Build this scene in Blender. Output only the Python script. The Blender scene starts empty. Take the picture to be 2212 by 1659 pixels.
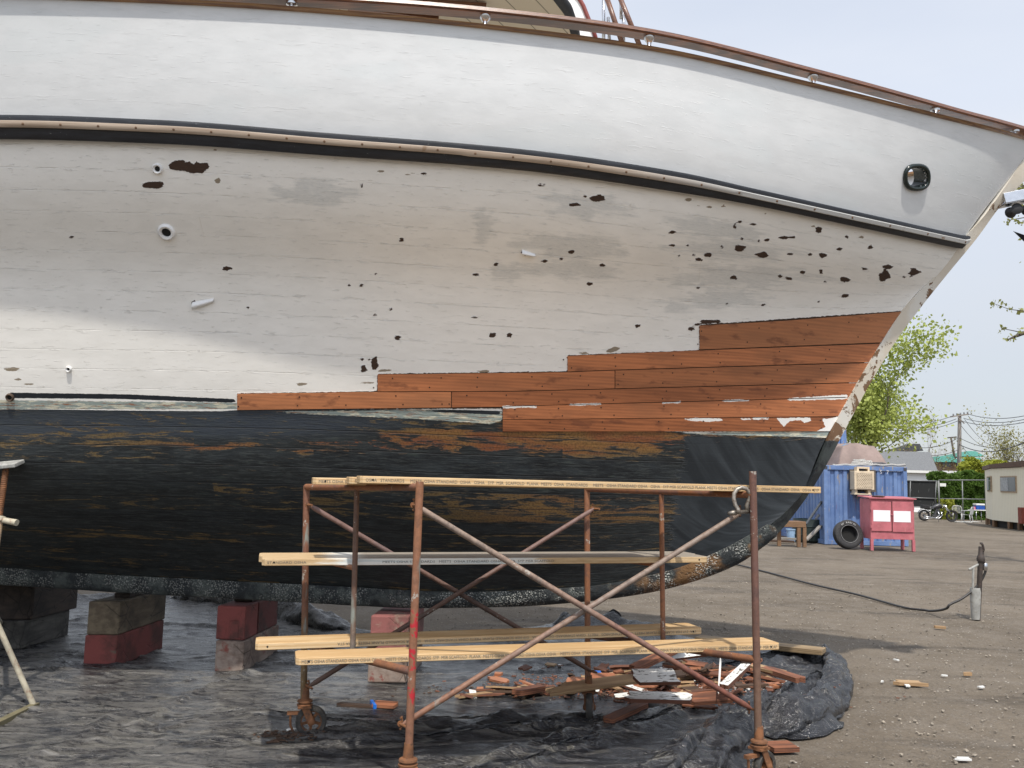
import bpy, bmesh, math, random
import numpy as np
from mathutils import Vector, Matrix, Euler
from mathutils.bvhtree import BVHTree
random.seed(7); rng = np.random.default_rng(11)
S = bpy.context.scene; COL = S.collection
# ------------------------------------------------------------------ camera model (photo measured on a 2212 x 1659 grid)
F=1950.; CX,CY=1106.,829.5; H=1.7
th=np.arctan(209.5/F); ro=np.arctan(.0254)
fw=np.array([0,np.cos(th),np.sin(th)]); r0=np.array([1.,0,0]); u0=np.array([0,-np.sin(th),np.cos(th)])
RT=r0*np.cos(ro)+u0*np.sin(ro); UP=-r0*np.sin(ro)+u0*np.cos(ro); EYE=np.array([0,0,H])
def ray(x,y): return fw+RT*(x-CX)/F-UP*(y-CY)/F
def gz(x,y,z=0.):
    d=ray(x,y); return EYE+d*(z-H)/d[2]
def gy(x,y,Y):
    d=ray(x,y); return EYE+d*Y/d[1]
def proj(P):
    P=np.asarray(P,float)-EYE; k=P@fw; return CX+F*(P@RT)/k, CY-F*(P@UP)/k
def zat(x,y,px,py):
    """height at plan point (x,y) that shows at picture row py"""
    lo,hi=-1.,12.
    for _ in range(40):
        m=(lo+hi)/2
        if proj((x,y,m))[1]>py: lo=m
        else: hi=m
    return (lo+hi)/2
cam=bpy.data.cameras.new('camera'); camo=bpy.data.objects.new('camera',cam); COL.objects.link(camo)
camo.matrix_world=Matrix(((RT[0],UP[0],-fw[0],0),(RT[1],UP[1],-fw[1],0),(RT[2],UP[2],-fw[2],H),(0,0,0,1)))
cam.sensor_width=36; cam.lens=F/2212*36; cam.clip_end=3000; S.camera=camo
# ------------------------------------------------------------------ noise
_perm=rng.permutation(4096); _ang=rng.random(4096)*2*np.pi; _gx=np.cos(_ang); _gy=np.sin(_ang)
def perlin(x,y):
    xi=np.floor(x).astype(int); yi=np.floor(y).astype(int); xf=x-xi; yf=y-yi
    u=xf*xf*xf*(xf*(xf*6-15)+10); v=yf*yf*yf*(yf*(yf*6-15)+10)
    def g(i,j,dx,dy):
        h=_perm[(_perm[i&4095]+j)&4095]; return _gx[h]*dx+_gy[h]*dy
    a=g(xi,yi,xf,yf); b=g(xi+1,yi,xf-1,yf); c=g(xi,yi+1,xf,yf-1); d=g(xi+1,yi+1,xf-1,yf-1)
    return (a*(1-u)+b*u)*(1-v)+(c*(1-u)+d*u)*v
def fbm(x,y,o=4):
    s=0;a=1
    for k in range(o): s=s+a*perlin(x*2**k+17*k,y*2**k-9*k); a*=.5
    return s
def ridged(x,y,o=3):
    s=0;a=1
    for k in range(o): s=s+a*(1-np.abs(perlin(x*2**k+5*k,y*2**k+31*k))*2.2); a*=.5
    return s/1.75
# ------------------------------------------------------------------ node helper
class NM:
    def __init__(s,name):
        s.m=bpy.data.materials.new(name); s.m.use_nodes=True; s.t=s.m.node_tree; s.N=s.t.nodes
        s.b=s.N['Principled BSDF']
    def lk(s,v,sock):
        if isinstance(v,bpy.types.NodeSocket): s.t.links.new(v,sock)
        elif isinstance(v,(tuple,list)):
            sock.default_value=tuple(v)+((1.,) if len(v)==3 and sock.type=='RGBA' else ())
        else: sock.default_value=v
    def set(s,**k):
        al={'col':'Base Color','rough':'Roughness','metal':'Metallic','nor':'Normal','spec':'Specular IOR Level','alpha':'Alpha','trans':'Transmission Weight','coat':'Coat Weight'}
        for a,v in k.items(): s.lk(v,s.b.inputs[al[a]])
        return s
    def coord(s,kind='Object',scale=(1,1,1),rot=(0,0,0),loc=(0,0,0)):
        c=s.N.new('ShaderNodeTexCoord'); m=s.N.new('ShaderNodeMapping')
        s.t.links.new(c.outputs[kind],m.inputs[0]); m.inputs['Scale'].default_value=scale; m.inputs['Rotation'].default_value=rot; m.inputs['Location'].default_value=loc
        return m.outputs[0]
    def remap(s,vec,scale=(1,1,1),rot=(0,0,0)):
        m=s.N.new('ShaderNodeMapping'); s.t.links.new(vec,m.inputs[0]); m.inputs['Scale'].default_value=scale; m.inputs['Rotation'].default_value=rot; return m.outputs[0]
    def ridge(s,vec,scale=3,detail=4,rough=.5,dist=.4):
        n=s.N.new('ShaderNodeTexNoise'); n.noise_type='RIDGED_MULTIFRACTAL'; s.lk(vec,n.inputs['Vector']); n.inputs['Scale'].default_value=scale; n.inputs['Detail'].default_value=detail; n.inputs['Roughness'].default_value=rough; n.inputs['Distortion'].default_value=dist; n.inputs['Offset'].default_value=1.; n.inputs['Gain'].default_value=1.; return n.outputs['Fac']
    def white(s,x,y):
        c=s.N.new('ShaderNodeCombineXYZ'); s.lk(x,c.inputs[0]); s.lk(y,c.inputs[1]); n=s.N.new('ShaderNodeTexWhiteNoise'); n.noise_dimensions='2D'; s.t.links.new(c.outputs[0],n.inputs['Vector']); return n.outputs['Value']
    def noise(s,vec,scale=5,detail=4,rough=.55,dist=0,color=False):
        n=s.N.new('ShaderNodeTexNoise'); s.lk(vec,n.inputs['Vector']); n.inputs['Scale'].default_value=scale; n.inputs['Detail'].default_value=detail
        n.inputs['Roughness'].default_value=rough; n.inputs['Distortion'].default_value=dist
        return n.outputs['Color' if color else 'Fac']
    def vor(s,vec,scale=5,feat='F1',rnd=1.,out='Distance'):
        n=s.N.new('ShaderNodeTexVoronoi'); n.feature=feat; s.lk(vec,n.inputs['Vector']); n.inputs['Scale'].default_value=scale; n.inputs['Randomness'].default_value=rnd
        return n.outputs[out]
    def wave(s,vec,scale=5,dist=2,detail=2,dscale=1,direction='X',kind='BANDS',prof='SIN'):
        n=s.N.new('ShaderNodeTexWave'); n.wave_type=kind; n.wave_profile=prof
        if kind=='BANDS': n.bands_direction=direction
        s.lk(vec,n.inputs['Vector']); n.inputs['Scale'].default_value=scale; n.inputs['Distortion'].default_value=dist; n.inputs['Detail'].default_value=detail; n.inputs['Detail Scale'].default_value=dscale
        return n.outputs['Fac']
    def ramp(s,f,*st,interp='LINEAR'):
        n=s.N.new('ShaderNodeValToRGB'); s.lk(f,n.inputs[0]); e=n.color_ramp.elements; n.color_ramp.interpolation=interp
        while len(e)<len(st): e.new(.5)
        for i,(p,c) in enumerate(st):
            e[i].position=p
            if not isinstance(c,(tuple,list)): c=(c,c,c)
            e[i].color=tuple(c)+((1.,) if len(c)==3 else ())
        return n.outputs[0]
    def step(s,f,lo,hi):
        n=s.N.new('ShaderNodeMapRange'); n.interpolation_type='SMOOTHSTEP'
        for k,v in zip(('Value','From Min','From Max'),(f,lo,hi)): s.lk(v,n.inputs[k])
        return n.outputs[0]
    def mth(s,op,a,b=0.,c=0.):
        n=s.N.new('ShaderNodeMath'); n.operation=op; s.lk(a,n.inputs[0]); s.lk(b,n.inputs[1]); s.lk(c,n.inputs[2]); return n.outputs[0]
    def mix(s,f,a,b,mode='MIX'):
        n=s.N.new('ShaderNodeMix'); n.data_type='RGBA'; n.blend_type=mode
        s.lk(f,n.inputs[0]); s.lk(a,n.inputs[6]); s.lk(b,n.inputs[7]); return n.outputs[2]
    def attr(s,name):
        n=s.N.new('ShaderNodeAttribute'); n.attribute_name=name; return n.outputs['Fac']
    def sep(s,vec):
        n=s.N.new('ShaderNodeSeparateXYZ'); s.lk(vec,n.inputs[0]); return n.outputs
    def rnd(s):
        n=s.N.new('ShaderNodeObjectInfo'); return n.outputs['Random']
    def bump(s,h,strength=.3,dist=.01,nor=None):
        n=s.N.new('ShaderNodeBump'); s.lk(h,n.inputs['Height']); n.inputs['Strength'].default_value=strength; n.inputs['Distance'].default_value=dist
        if nor is not None: s.lk(nor,n.inputs['Normal'])
        return n.outputs[0]
MATS={}
def simple(name,col,rough=.5,metal=0.,var=.25,scale=8,bump=.15,bd=.004,dirt=None,spec=.5):
    """plain paint / plastic / metal with mottled wear"""
    if name in MATS: return MATS[name]
    M=NM(name); v=M.coord('Object'); n=M.noise(v,scale,5,.6); n2=M.noise(v,scale*7,3,.6)
    c=M.mix(M.step(n,.3,.7),tuple(x*(1-var) for x in col),tuple(min(1,x*(1+var*.6)) for x in col))
    if dirt: c=M.mix(M.step(M.noise(v,scale*2.3,6,.7),.52,.7),c,dirt)
    M.set(col=c,rough=M.mth('MULTIPLY_ADD',n2,.25,rough-.12),metal=metal,spec=spec,nor=M.bump(M.mth('ADD',n2,n),bump,bd)); MATS[name]=M.m; return M.m
# ------------------------------------------------------------------ mesh builder
class MB:
    def __init__(s): s.v=[]; s.f=[]; s.mi=[]; s.cur=0
    def add(s,vs,fs):
        o=len(s.v); s.v.extend([tuple(map(float,p)) for p in vs]); s.f.extend([tuple(i+o for i in f) for f in fs]); s.mi.extend([s.cur]*len(fs)); return s
    def box(s,c,d,R=None,taper=None):
        c=np.array(c,float); h=np.array(d,float)/2; vs=[]
        for z in (-1,1):
            for y in (-1,1):
                for x in (-1,1):
                    p=np.array([x,y,z])*h
                    if R is not None: p=np.array(R)@p
                    vs.append(c+p)
        return s.add(vs,[(0,2,3,1),(4,5,7,6),(0,1,5,4),(2,6,7,3),(0,4,6,2),(1,3,7,5)])
    def hexa(s,b,t):
        """b, t: four bottom and four top corners, same turn"""
        return s.add(list(b)+list(t),[(3,2,1,0),(4,5,6,7)]+[(i,(i+1)%4,(i+1)%4+4,i+4) for i in range(4)])
    def tube(s,pts,r,n=10,cap=True,close=False):
        pts=[np.array(p,float) for p in pts]; m=len(pts); rr=r if hasattr(r,'__len__') else [r]*m
        vs=[];fs=[]; pu=None
        for i,p in enumerate(pts):
            if close: t=pts[(i+1)%m]-pts[i-1]
            else: t=pts[min(i+1,m-1)]-pts[max(i-1,0)]
            t=t/(np.linalg.norm(t)+1e-12)
            if pu is None:
                a=np.array([0,0,1.]) if abs(t[2])<.9 else np.array([1.,0,0]); u=np.cross(t,a)
            else: u=pu-t*(pu@t)
            u/=np.linalg.norm(u)+1e-12; w=np.cross(t,u); pu=u
            for k in range(n):
                a=2*np.pi*k/n; vs.append(p+rr[i]*(np.cos(a)*u+np.sin(a)*w))
        for i in range(m if close else m-1):
            j=(i+1)%m
            for k in range(n): fs.append((i*n+k,i*n+(k+1)%n,j*n+(k+1)%n,j*n+k))
        if cap and not close: fs.append(tuple(range(n-1,-1,-1))); fs.append(tuple((m-1)*n+k for k in range(n)))
        return s.add(vs,fs)
    def lathe(s,c,axis,prof,n=20,closed=False):
        """prof: (radius, height along axis)"""
        c=np.array(c,float); ax=np.array(axis,float); ax/=np.linalg.norm(ax)
        a=np.array([0,0,1.]) if abs(ax[2])<.9 else np.array([1.,0,0]); u=np.cross(ax,a); u/=np.linalg.norm(u); w=np.cross(ax,u)
        vs=[];m=len(prof)
        for r,h in prof:
            for k in range(n):
                t=2*np.pi*k/n; vs.append(c+ax*h+r*(np.cos(t)*u+np.sin(t)*w))
        fs=[(i*n+k,i*n+(k+1)%n,((i+1)%m)*n+(k+1)%n,((i+1)%m)*n+k) for i in range(m if closed else m-1) for k in range(n)]
        if not closed:
            if prof[0][0]>1e-6: fs.append(tuple(range(n-1,-1,-1)))
            if prof[-1][0]>1e-6: fs.append(tuple((m-1)*n+k for k in range(n)))
        return s.add(vs,fs)
    def sweep(s,P,prof,A,B,cap=True):
        """sweep 2D profile (a,b) along points P with per-point axes A,B"""
        m=len(P); n=len(prof); vs=[np.array(P[i])+a*np.array(A[i])+b*np.array(B[i]) for i in range(m) for a,b in prof]
        fs=[(i*n+k,i*n+(k+1)%n,(i+1)*n+(k+1)%n,(i+1)*n+k) for i in range(m-1) for k in range(n)]
        if cap: fs+= [tuple(range(n-1,-1,-1)),tuple((m-1)*n+k for k in range(n))]
        return s.add(vs,fs)
    def prism(s,poly,up):
        """planar polygon (3D points) extruded by vector up"""
        n=len(poly); up=np.array(up,float); vs=[np.array(p,float) for p in poly]; vs+= [p+up for p in vs]
        return s.add(vs,[tuple(range(n-1,-1,-1)),tuple(range(n,2*n))]+[(i,(i+1)%n,(i+1)%n+n,i+n) for i in range(n)])
    def grid(s,G):
        G=np.asarray(G,float); a,b=G.shape[:2]
        return s.add(G.reshape(-1,3),[(i*b+j,i*b+j+1,(i+1)*b+j+1,(i+1)*b+j) for i in range(a-1) for j in range(b-1)])
WO={}
def part(name,mb,mat,parent=None,smooth=None,bevel=0,seg=2,local=False,label=None,origin=None):
    """link the builder's shapes as ONE mesh object (world coordinates unless local)"""
    vs=np.array(mb.v,float).reshape(-1,3)
    if parent is None:
        if origin is None:
            lo,hi=vs.min(0),vs.max(0); origin=np.array([(lo[0]+hi[0])/2,(lo[1]+hi[1])/2,lo[2]])
        off=np.array(origin,float)
    else: off=WO.get(parent.name,np.zeros(3))
    me=bpy.data.meshes.new(name); me.from_pydata((vs-(0 if local else off)).tolist(),[],mb.f)
    for m in (mat if isinstance(mat,(list,tuple)) else [mat]): me.materials.append(m)
    if any(mb.mi): me.polygons.foreach_set('material_index',mb.mi)
    bm=bmesh.new(); bm.from_mesh(me)
    bmesh.ops.recalc_face_normals(bm,faces=bm.faces)
    if bevel:
        es=[e for e in bm.edges if len(e.link_faces)==2 and e.calc_face_angle(0)>.6]
        bmesh.ops.bevel(bm,geom=es,offset=bevel,segments=seg,affect='EDGES',profile=.5,clamp_overlap=True)
    bm.to_mesh(me); bm.free()
    if smooth is None: smooth=False
    if smooth:
        me.polygons.foreach_set('use_smooth',[True]*len(me.polygons))
        if smooth is not True: me.set_sharp_from_angle(angle=math.radians(smooth))
    o=bpy.data.objects.new(name,me); COL.objects.link(o)
    if parent is None:
        if not local: o.location=off
        WO[o.name]=off if not local else np.zeros(3)
    else: o.parent=parent; WO[o.name]=off
    if label: o['label']=label
    return o
def npmesh(name,V,Fq,mat,parent=None,smooth=True,origin=(0,0,0)):
    me=bpy.data.meshes.new(name); off=np.array(origin,float) if parent is None else WO.get(parent.name,np.zeros(3))
    V=np.ascontiguousarray(V-off,dtype=np.float32); Fq=np.ascontiguousarray(Fq,dtype=np.int32); k=Fq.shape[1]
    me.vertices.add(len(V)); me.vertices.foreach_set('co',V.ravel()); me.loops.add(Fq.size); me.loops.foreach_set('vertex_index',Fq.ravel())
    me.polygons.add(len(Fq)); me.polygons.foreach_set('loop_start',np.arange(0,Fq.size,k,dtype=np.int32)); me.update(calc_edges=True)
    me.polygons.foreach_set('use_smooth',[smooth]*len(Fq)); me.materials.append(mat); me.validate()
    o=bpy.data.objects.new(name,me); COL.objects.link(o)
    if parent is None: o.location=off
    else: o.parent=parent
    WO[o.name]=off; return o
def fattr(o,name,vals):
    a=o.data.attributes.new(name,'FLOAT','POINT'); a.data.foreach_set('value',np.ascontiguousarray(vals,dtype=np.float32))
def uvset(o,uv):
    li=np.empty(len(o.data.loops),dtype=np.int32); o.data.loops.foreach_get('vertex_index',li)
    l=o.data.uv_layers.new(name='UVMap'); l.data.foreach_set('uv',np.ascontiguousarray(uv[li],dtype=np.float32).ravel())
def tag(o,label,cat,group=None):
    o['label']=label; o['category']=cat
    if group: o['group']=group
    return o
def thing(name,loc,label,cat,group=None):
    o=bpy.data.objects.new(name,None); COL.objects.link(o); o.location=loc; o.empty_display_size=.1; WO[o.name]=np.array(loc,float); return tag(o,label,cat,group)
def struct(o,kind='structure'): o['kind']=kind; return o
def copytree(o,loc=None,rotz=0,parent=None):
    c=o.copy(); COL.objects.link(c); c.parent=parent
    if parent is None and loc is not None: c.location=loc; c.rotation_euler=(0,0,rotz)
    for ch in list(o.children): copytree(ch,parent=c)
    return c
def rotm(*e): return np.array(Euler(e).to_matrix())
def frame(x,z=None):
    """rotation whose local X is x and local Z near z"""
    x=np.array(x,float)/np.linalg.norm(x); z=np.array(z if z is not None else (0,0,1.),float); y=np.cross(z,x); y/=np.linalg.norm(y); z=np.cross(x,y)
    return np.stack([x,y,z],1)
def place(o,R,p):
    M=Matrix([list(R[i])+[float(p[i])] for i in range(3)]+[[0,0,0,1]]); o.matrix_world=M
def text_mesh(body,size):
    c=bpy.data.curves.new('writing','FONT'); c.body=body; c.size=size; c.resolution_u=2
    o=bpy.data.objects.new('writing_tmp',c); COL.objects.link(o); bpy.context.view_layer.update()
    me=bpy.data.meshes.new_from_object(o.evaluated_get(bpy.context.evaluated_depsgraph_get()))
    bpy.data.objects.remove(o); bpy.data.curves.remove(c); return me
def writing(body,size,parent,mat,R,p,width=None,xscale=1.):
    """lettering as a child of parent; R columns: text right, text up, outward; in the parent's local frame"""
    me=text_mesh(body,size); v=np.empty(len(me.vertices)*3,dtype=np.float32); me.vertices.foreach_get('co',v); v=v.reshape(-1,3)
    if width: xscale=width/max(1e-6,v[:,0].max())
    v[:,0]*=xscale; w=(v@np.array(R).T+np.array(p)).astype(np.float32); me.vertices.foreach_set('co',w.ravel()); me.materials.clear(); me.materials.append(mat); me.update()
    me.name='stamp_writing'; o=bpy.data.objects.new('stamp_writing',me); COL.objects.link(o); o.parent=parent; return o
def pchip(xs,ys,x):
    xs=np.asarray(xs,float); ys=np.asarray(ys,float); o=np.argsort(xs); xs=xs[o]; ys=ys[o]; h=np.diff(xs); d=np.diff(ys)/h; m=np.zeros_like(ys)
    for i in range(1,len(xs)-1):
        if d[i-1]*d[i]>0:
            w1=2*h[i]+h[i-1]; w2=h[i]+2*h[i-1]; m[i]=(w1+w2)/(w1/d[i-1]+w2/d[i])
    m[0]=d[0]; m[-1]=d[-1]
    x=np.asarray(x,float); i=np.clip(np.searchsorted(xs,x)-1,0,len(xs)-2); t=np.clip((x-xs[i])/h[i],-50,50); lo=x<xs[0]; hi=x>xs[-1]
    t2=np.clip(t,0,1); y=(2*t2**3-3*t2**2+1)*ys[i]+(t2**3-2*t2**2+t2)*h[i]*m[i]+(-2*t2**3+3*t2**2)*ys[i+1]+(t2**3-t2**2)*h[i]*m[i+1]
    y=np.where(lo,ys[0]+(x-xs[0])*m[0],y); y=np.where(hi,ys[-1]+(x-xs[-1])*m[-1],y); return y
def sdf(px,py,polys):
    """signed distance in picture units, positive inside the union of polygons"""
    out=np.full(px.shape,-60.)
    for P in polys:
        P=np.asarray(P,float); lo=P.min(0)-30; hi=P.max(0)+30
        k=np.where((px>lo[0])&(px<hi[0])&(py>lo[1])&(py<hi[1]))[0]
        if len(k)==0: continue
        x=px[k];y=py[k]; d=np.full(x.shape,1e9); ins=np.zeros(x.shape,bool); n=len(P)
        for i in range(n):
            a=P[i];b=P[(i+1)%n]; e=b-a; t=np.clip(((x-a[0])*e[0]+(y-a[1])*e[1])/(e@e+1e-9),0,1)
            d=np.minimum(d,np.hypot(x-a[0]-t*e[0],y-a[1]-t*e[1]))
            c=((a[1]>y)!=(b[1]>y))&(x<(b[0]-a[0])*(y-a[1])/(b[1]-a[1]+1e-12)+a[0]); ins^=c
        out[k]=np.maximum(out[k],np.where(ins,d,-d))
    return out
# ================================================================== SHARED MATERIALS
def mat_wood(name,base,dark,grain=9.,rough=.55,uv=False,sc=1.,knots=False,coat=0):
    if name in MATS: return MATS[name]
    M=NM(name); v=M.coord('UV' if uv else 'Object',(1*sc,9*sc,9*sc)); r=M.rnd()
    v2=M.N.new('ShaderNodeVectorMath'); v2.operation='ADD'; M.lk(v,v2.inputs[0]); cx=M.N.new('ShaderNodeCombineXYZ'); M.lk(M.mth('MULTIPLY',r,37.),cx.inputs[0]); M.lk(M.mth('MULTIPLY',r,11.),cx.inputs[2]); M.lk(cx.outputs[0],v2.inputs[1]); v=v2.outputs[0]
    w=M.wave(v,grain*.35,6,3,.8,'Y' if uv else 'Z'); n=M.noise(v,grain,6,.65,.6); fine=M.noise(M.coord('UV' if uv else 'Object',(6*sc,170*sc,170*sc)),1.,4,.7)
    f=M.mth('ADD',M.mth('MULTIPLY',w,.35),M.mth('MULTIPLY',n,.7))
    c=M.mix(M.step(f,.25,.85),dark,base); c=M.mix(M.mth('MULTIPLY',M.step(fine,.5,.72),.45),c,dark)
    blotch=M.noise(M.coord('UV' if uv else 'Object',(1.3,3,3)),1.,3,.5); c=M.mix(M.mth('MULTIPLY',M.step(blotch,.5,.75),.4),c,tuple(x*.55 for x in dark))
    M.set(col=c,rough=M.mth('MULTIPLY_ADD',n,.25,rough-.1),nor=M.bump(M.mth('ADD',fine,n),.18,.003),coat=coat); MATS[name]=M.m; return M.m
def mat_pipe(nm='rusty_pipe',ct=None,cb=None,z0=.3,z1=1.7,chip=.66,red=None):
    if nm in MATS: return MATS[nm]
    M=NM(nm); v=M.coord('Object'); n=M.noise(v,2.2,6,.65); n2=M.noise(v,26,5,.7); n3=M.noise(M.coord('Object',(1,1,.25)),5,4,.6)
    c=M.ramp(M.mth('ADD',M.mth('MULTIPLY',n,.75),M.mth('MULTIPLY',n2,.28)),(.3,(.075,.042,.032)),(.43,(.14,.065,.04)),(.52,(.25,.105,.048)),(.6,(.16,.078,.055)),(.72,(.12,.075,.068)))
    
    if ct: zz=M.step(M.mth('ADD',M.sep(v)[2],M.mth('MULTIPLY_ADD',n,.8,-.4)),z0,z1); tint=M.mix(zz,cb,ct); c=M.mix(.72,c,M.mix(M.step(n2,.3,.7),M.mix(.55,tint,(.03,.02,.018)),tint))
    c=M.mix(M.step(n3,chip,chip+.05),c,(.20,.22,.20)); c=M.mix(M.mth('MULTIPLY',M.step(M.noise(v,7,5,.75),.63,.66),.9),c,(.36,.33,.29))
    c=M.mix(M.mth('MULTIPLY',M.step(M.noise(v,60,3,.7),.62,.72),.5),c,(.03,.02,.018))
    
    if red: zz2=M.sep(v)[2]; bd_=M.mth('MULTIPLY',M.step(zz2,red[0],red[0]+.04),M.step(zz2,red[1]+.04,red[1])); c=M.mix(M.mth('MULTIPLY',bd_,M.step(M.mth('ADD',M.noise(v,13,5,.7),M.mth('MULTIPLY',zz2,.12)),.64,.67)),c,(.40,.015,.025))
    M.set(col=c,rough=.62,nor=M.bump(n2,.25,.003)); MATS[nm]=M.m; return M.m
white_b=lambda: simple('white_paint',(.78,.78,.77),.4,var=.06,scale=4,bump=.1)
black_pl=lambda: simple('black_rubber',(.018,.018,.02),.6,scale=12)
steel=lambda: simple('stainless_steel',(.62,.62,.63),.22,1.,var=.1,scale=20,bump=.02)
# ================================================================== THE BOAT
al=.07; un=np.array([1,-al,0])/math.hypot(1,al); nn=np.array([-al,-1,0])/math.hypot(1,al); PC=np.array([-2,8.1,0])
def at_b(px,py,b):
    d=ray(px,py); t=((PC-EYE)@nn+b)/(d@nn); return EYE+d*t
def mirror(P):
    P=np.asarray(P,float); return P-2*((P-PC)@nn)[...,None]*nn
C0=[(-700,-12),(-300,-10),(0,-5),(250,3),(500,15),(752,33),(1106,68),(1402,108),(1758,188),(2023,253),(2212,301),(2238,309)]
C1=[(-700,256),(-300,250),(0,250),(351,261),(702,288),(1106,321),(1467,373),(1632,409),(1833,454),(2085,511)]
C2=[(-700,314),(-300,305),(0,306),(351,316),(702,341),(1106,371),(1457,419),(1607,444),(1833,491),(2066,541)]
CM=[(-700,595),(0,600),(500,612),(1000,640),(1500,668),(1800,675),(1950,671)]
C3=[(-700,884),(0,886),(500,893),(1085,916),(1500,930),(1790,935)]
CB=[(-700,1072),(0,1080),(600,1095),(1100,1118),(1500,1112),(1728,1072)]
C4=[(-700,1215),(0,1231),(120,1240),(400,1255),(700,1270),(1000,1284),(1250,1274),(1440,1240),(1560,1193),(1660,1138)]
BF=[lambda L:.10+2.88*(1-np.exp(-L/4.0)),lambda L:.10+2.54*(1-np.exp(-L/3.15)),lambda L:.10+2.50*(1-np.exp(-L/3.2)),
    lambda L:.09+2.14*(1-np.exp(-(L/4.1)**1.08)),lambda L:.09+1.9*(1-np.exp(-(L/4.6)**1.15)),lambda L:.09+1.5*(1-np.exp(-(L/5.0)**1.35)),lambda L:.11+0*L]
CURVES=[C0,C1,C2,CM,C3,CB,C4]; VK=[0,.2,.225,.44,.64,.83,1.]
g=np.concatenate([np.linspace(0,1,560)]); TT=g
def curve3(C,bf,ts,xe=-650):
    xs=C[-1][0]; px=xs+(xe-xs)*ts; py=pchip([c[0] for c in C],[c[1] for c in C],px)
    D=np.array([ray(a,b) for a,b in zip(px,py)]); st=at_b(xs,C[-1][1],.1); Ls=(st-PC)@un; b=np.full(px.shape,.1)
    for _ in range(40):
        t=((PC-EYE)@nn+b)/(D@nn); P=EYE+D*t[:,None]; L=np.maximum(0,Ls-(P-PC)@un); b=.6*b+.4*bf(L)
    return P
K3=np.stack([curve3(C,bf,TT) for C,bf in zip(CURVES,BF)])      # 7 x T x 3
NV=430; VV=np.linspace(0,1,NV); G=np.zeros((len(TT),NV,3))
xs=np.array(VK); h=np.diff(xs)
for c in range(3):
    Y=K3[:,:,c]; d=np.diff(Y,axis=0)/h[:,None]; m=np.zeros_like(Y)
    for i in range(1,6): m[i]=(d[i-1]*h[i]+d[i]*h[i-1])/(h[i]+h[i-1])
    m[0]=d[0]; m[6]=d[6-1]; m[1]=d[0]*.5+d[1]*.5
    idx=np.clip(np.searchsorted(xs,VV,side='right')-1,0,5)
    for j,(v,i) in enumerate(zip(VV,idx)):
        t=(v-xs[i])/h[i]; G[:,j,c]=(2*t**3-3*t**2+1)*Y[i]+(t**3-2*t**2+t)*h[i]*m[i]+(-2*t**3+3*t**2)*Y[i+1]+(t**3-t**2)*h[i]*m[i+1]
# the hull runs on aft beyond the picture
aft=[]
for q in range(1,13): aft.append(G[-1]-un*.45*q - nn*((G[-1]-PC)@nn)[:,None]*.012*q)
G=np.concatenate([G,np.array(aft)],0); NT=len(G)
Vh=G.reshape(-1,3); hx,hy=proj(Vh.T[:,:].T) if False else (np.array([0]),np.array([0]))
Pm=Vh-EYE; kk=Pm@fw; hx=CX+F*(Pm@RT)/kk; hy=CY-F*(Pm@UP)/kk
ii,jj=np.meshgrid(np.arange(NT-1),np.arange(NV-1),indexing='ij'); ii=ii.ravel(); jj=jj.ravel()
quads=np.stack([ii*NV+jj,(ii+1)*NV+jj,(ii+1)*NV+jj+1,ii*NV+jj+1],1)
cxq=hx[quads].mean(1); cyq=hy[quads].mean(1)
HC=(1978,383); hole=((cxq-HC[0])/22.)**2+((cyq-HC[1])/23.)**2<1
keep=quads[~hole]
BV=BVHTree.FromPolygons([tuple(p) for p in G[::2,::2].reshape(-1,3)],[(i*len(range(0,NV,2))+j,(i+1)*len(range(0,NV,2))+j,(i+1)*len(range(0,NV,2))+j+1,i*len(range(0,NV,2))+j+1) for i in range(len(range(0,NT,2))-1) for j in range(len(range(0,NV,2))-1)])
def on_hull(px,py,off=0.):
    d=ray(px,py); d=d/np.linalg.norm(d); p,n,_,_=BV.ray_cast(Vector(EYE),Vector(d))
    if p is None: p,n,_,_=BV.find_nearest(Vector(at_b(px,py,.1)))
    n=np.array(n); n=n if n@d<0 else -n
    return np.array(p)+n*off,n
# --- hull paint
def blob(cx,cy,w,h,sd,rot=0,n=8):
    r=np.random.default_rng(sd); a=np.linspace(0,2*np.pi,n,endpoint=False)+r.random(n)*.35; q=.45+.75*r.random(n)
    x=np.cos(a)*w/2*q; y=np.sin(a)*h/2*q; return np.stack([cx+x*np.cos(rot)-y*np.sin(rot),cy+x*np.sin(rot)+y*np.cos(rot)],1)
ZA=[(980,1157,50,16),(1558,798,10,22),(308,1022,22,6),(836,1310,24,24),(1068,1327,8,12),(1730,1035,22,14),(2047,1183,34,10),(2137,1140,26,12),(1712,1457,40,15),(1682,1333,13,8),(1615,1357,12,8),(1503,1229,12,6),(1557,1229,16,8),(1620,1181,9,6),(2122,1443,30,18),(2194,1446,24,16),(1568,1592,34,30),(1618,1572,32,54),(1560,1548,16,8),(1590,1550,12,8),(2045,1367,22,5),(1828,748,30,12)]
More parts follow.
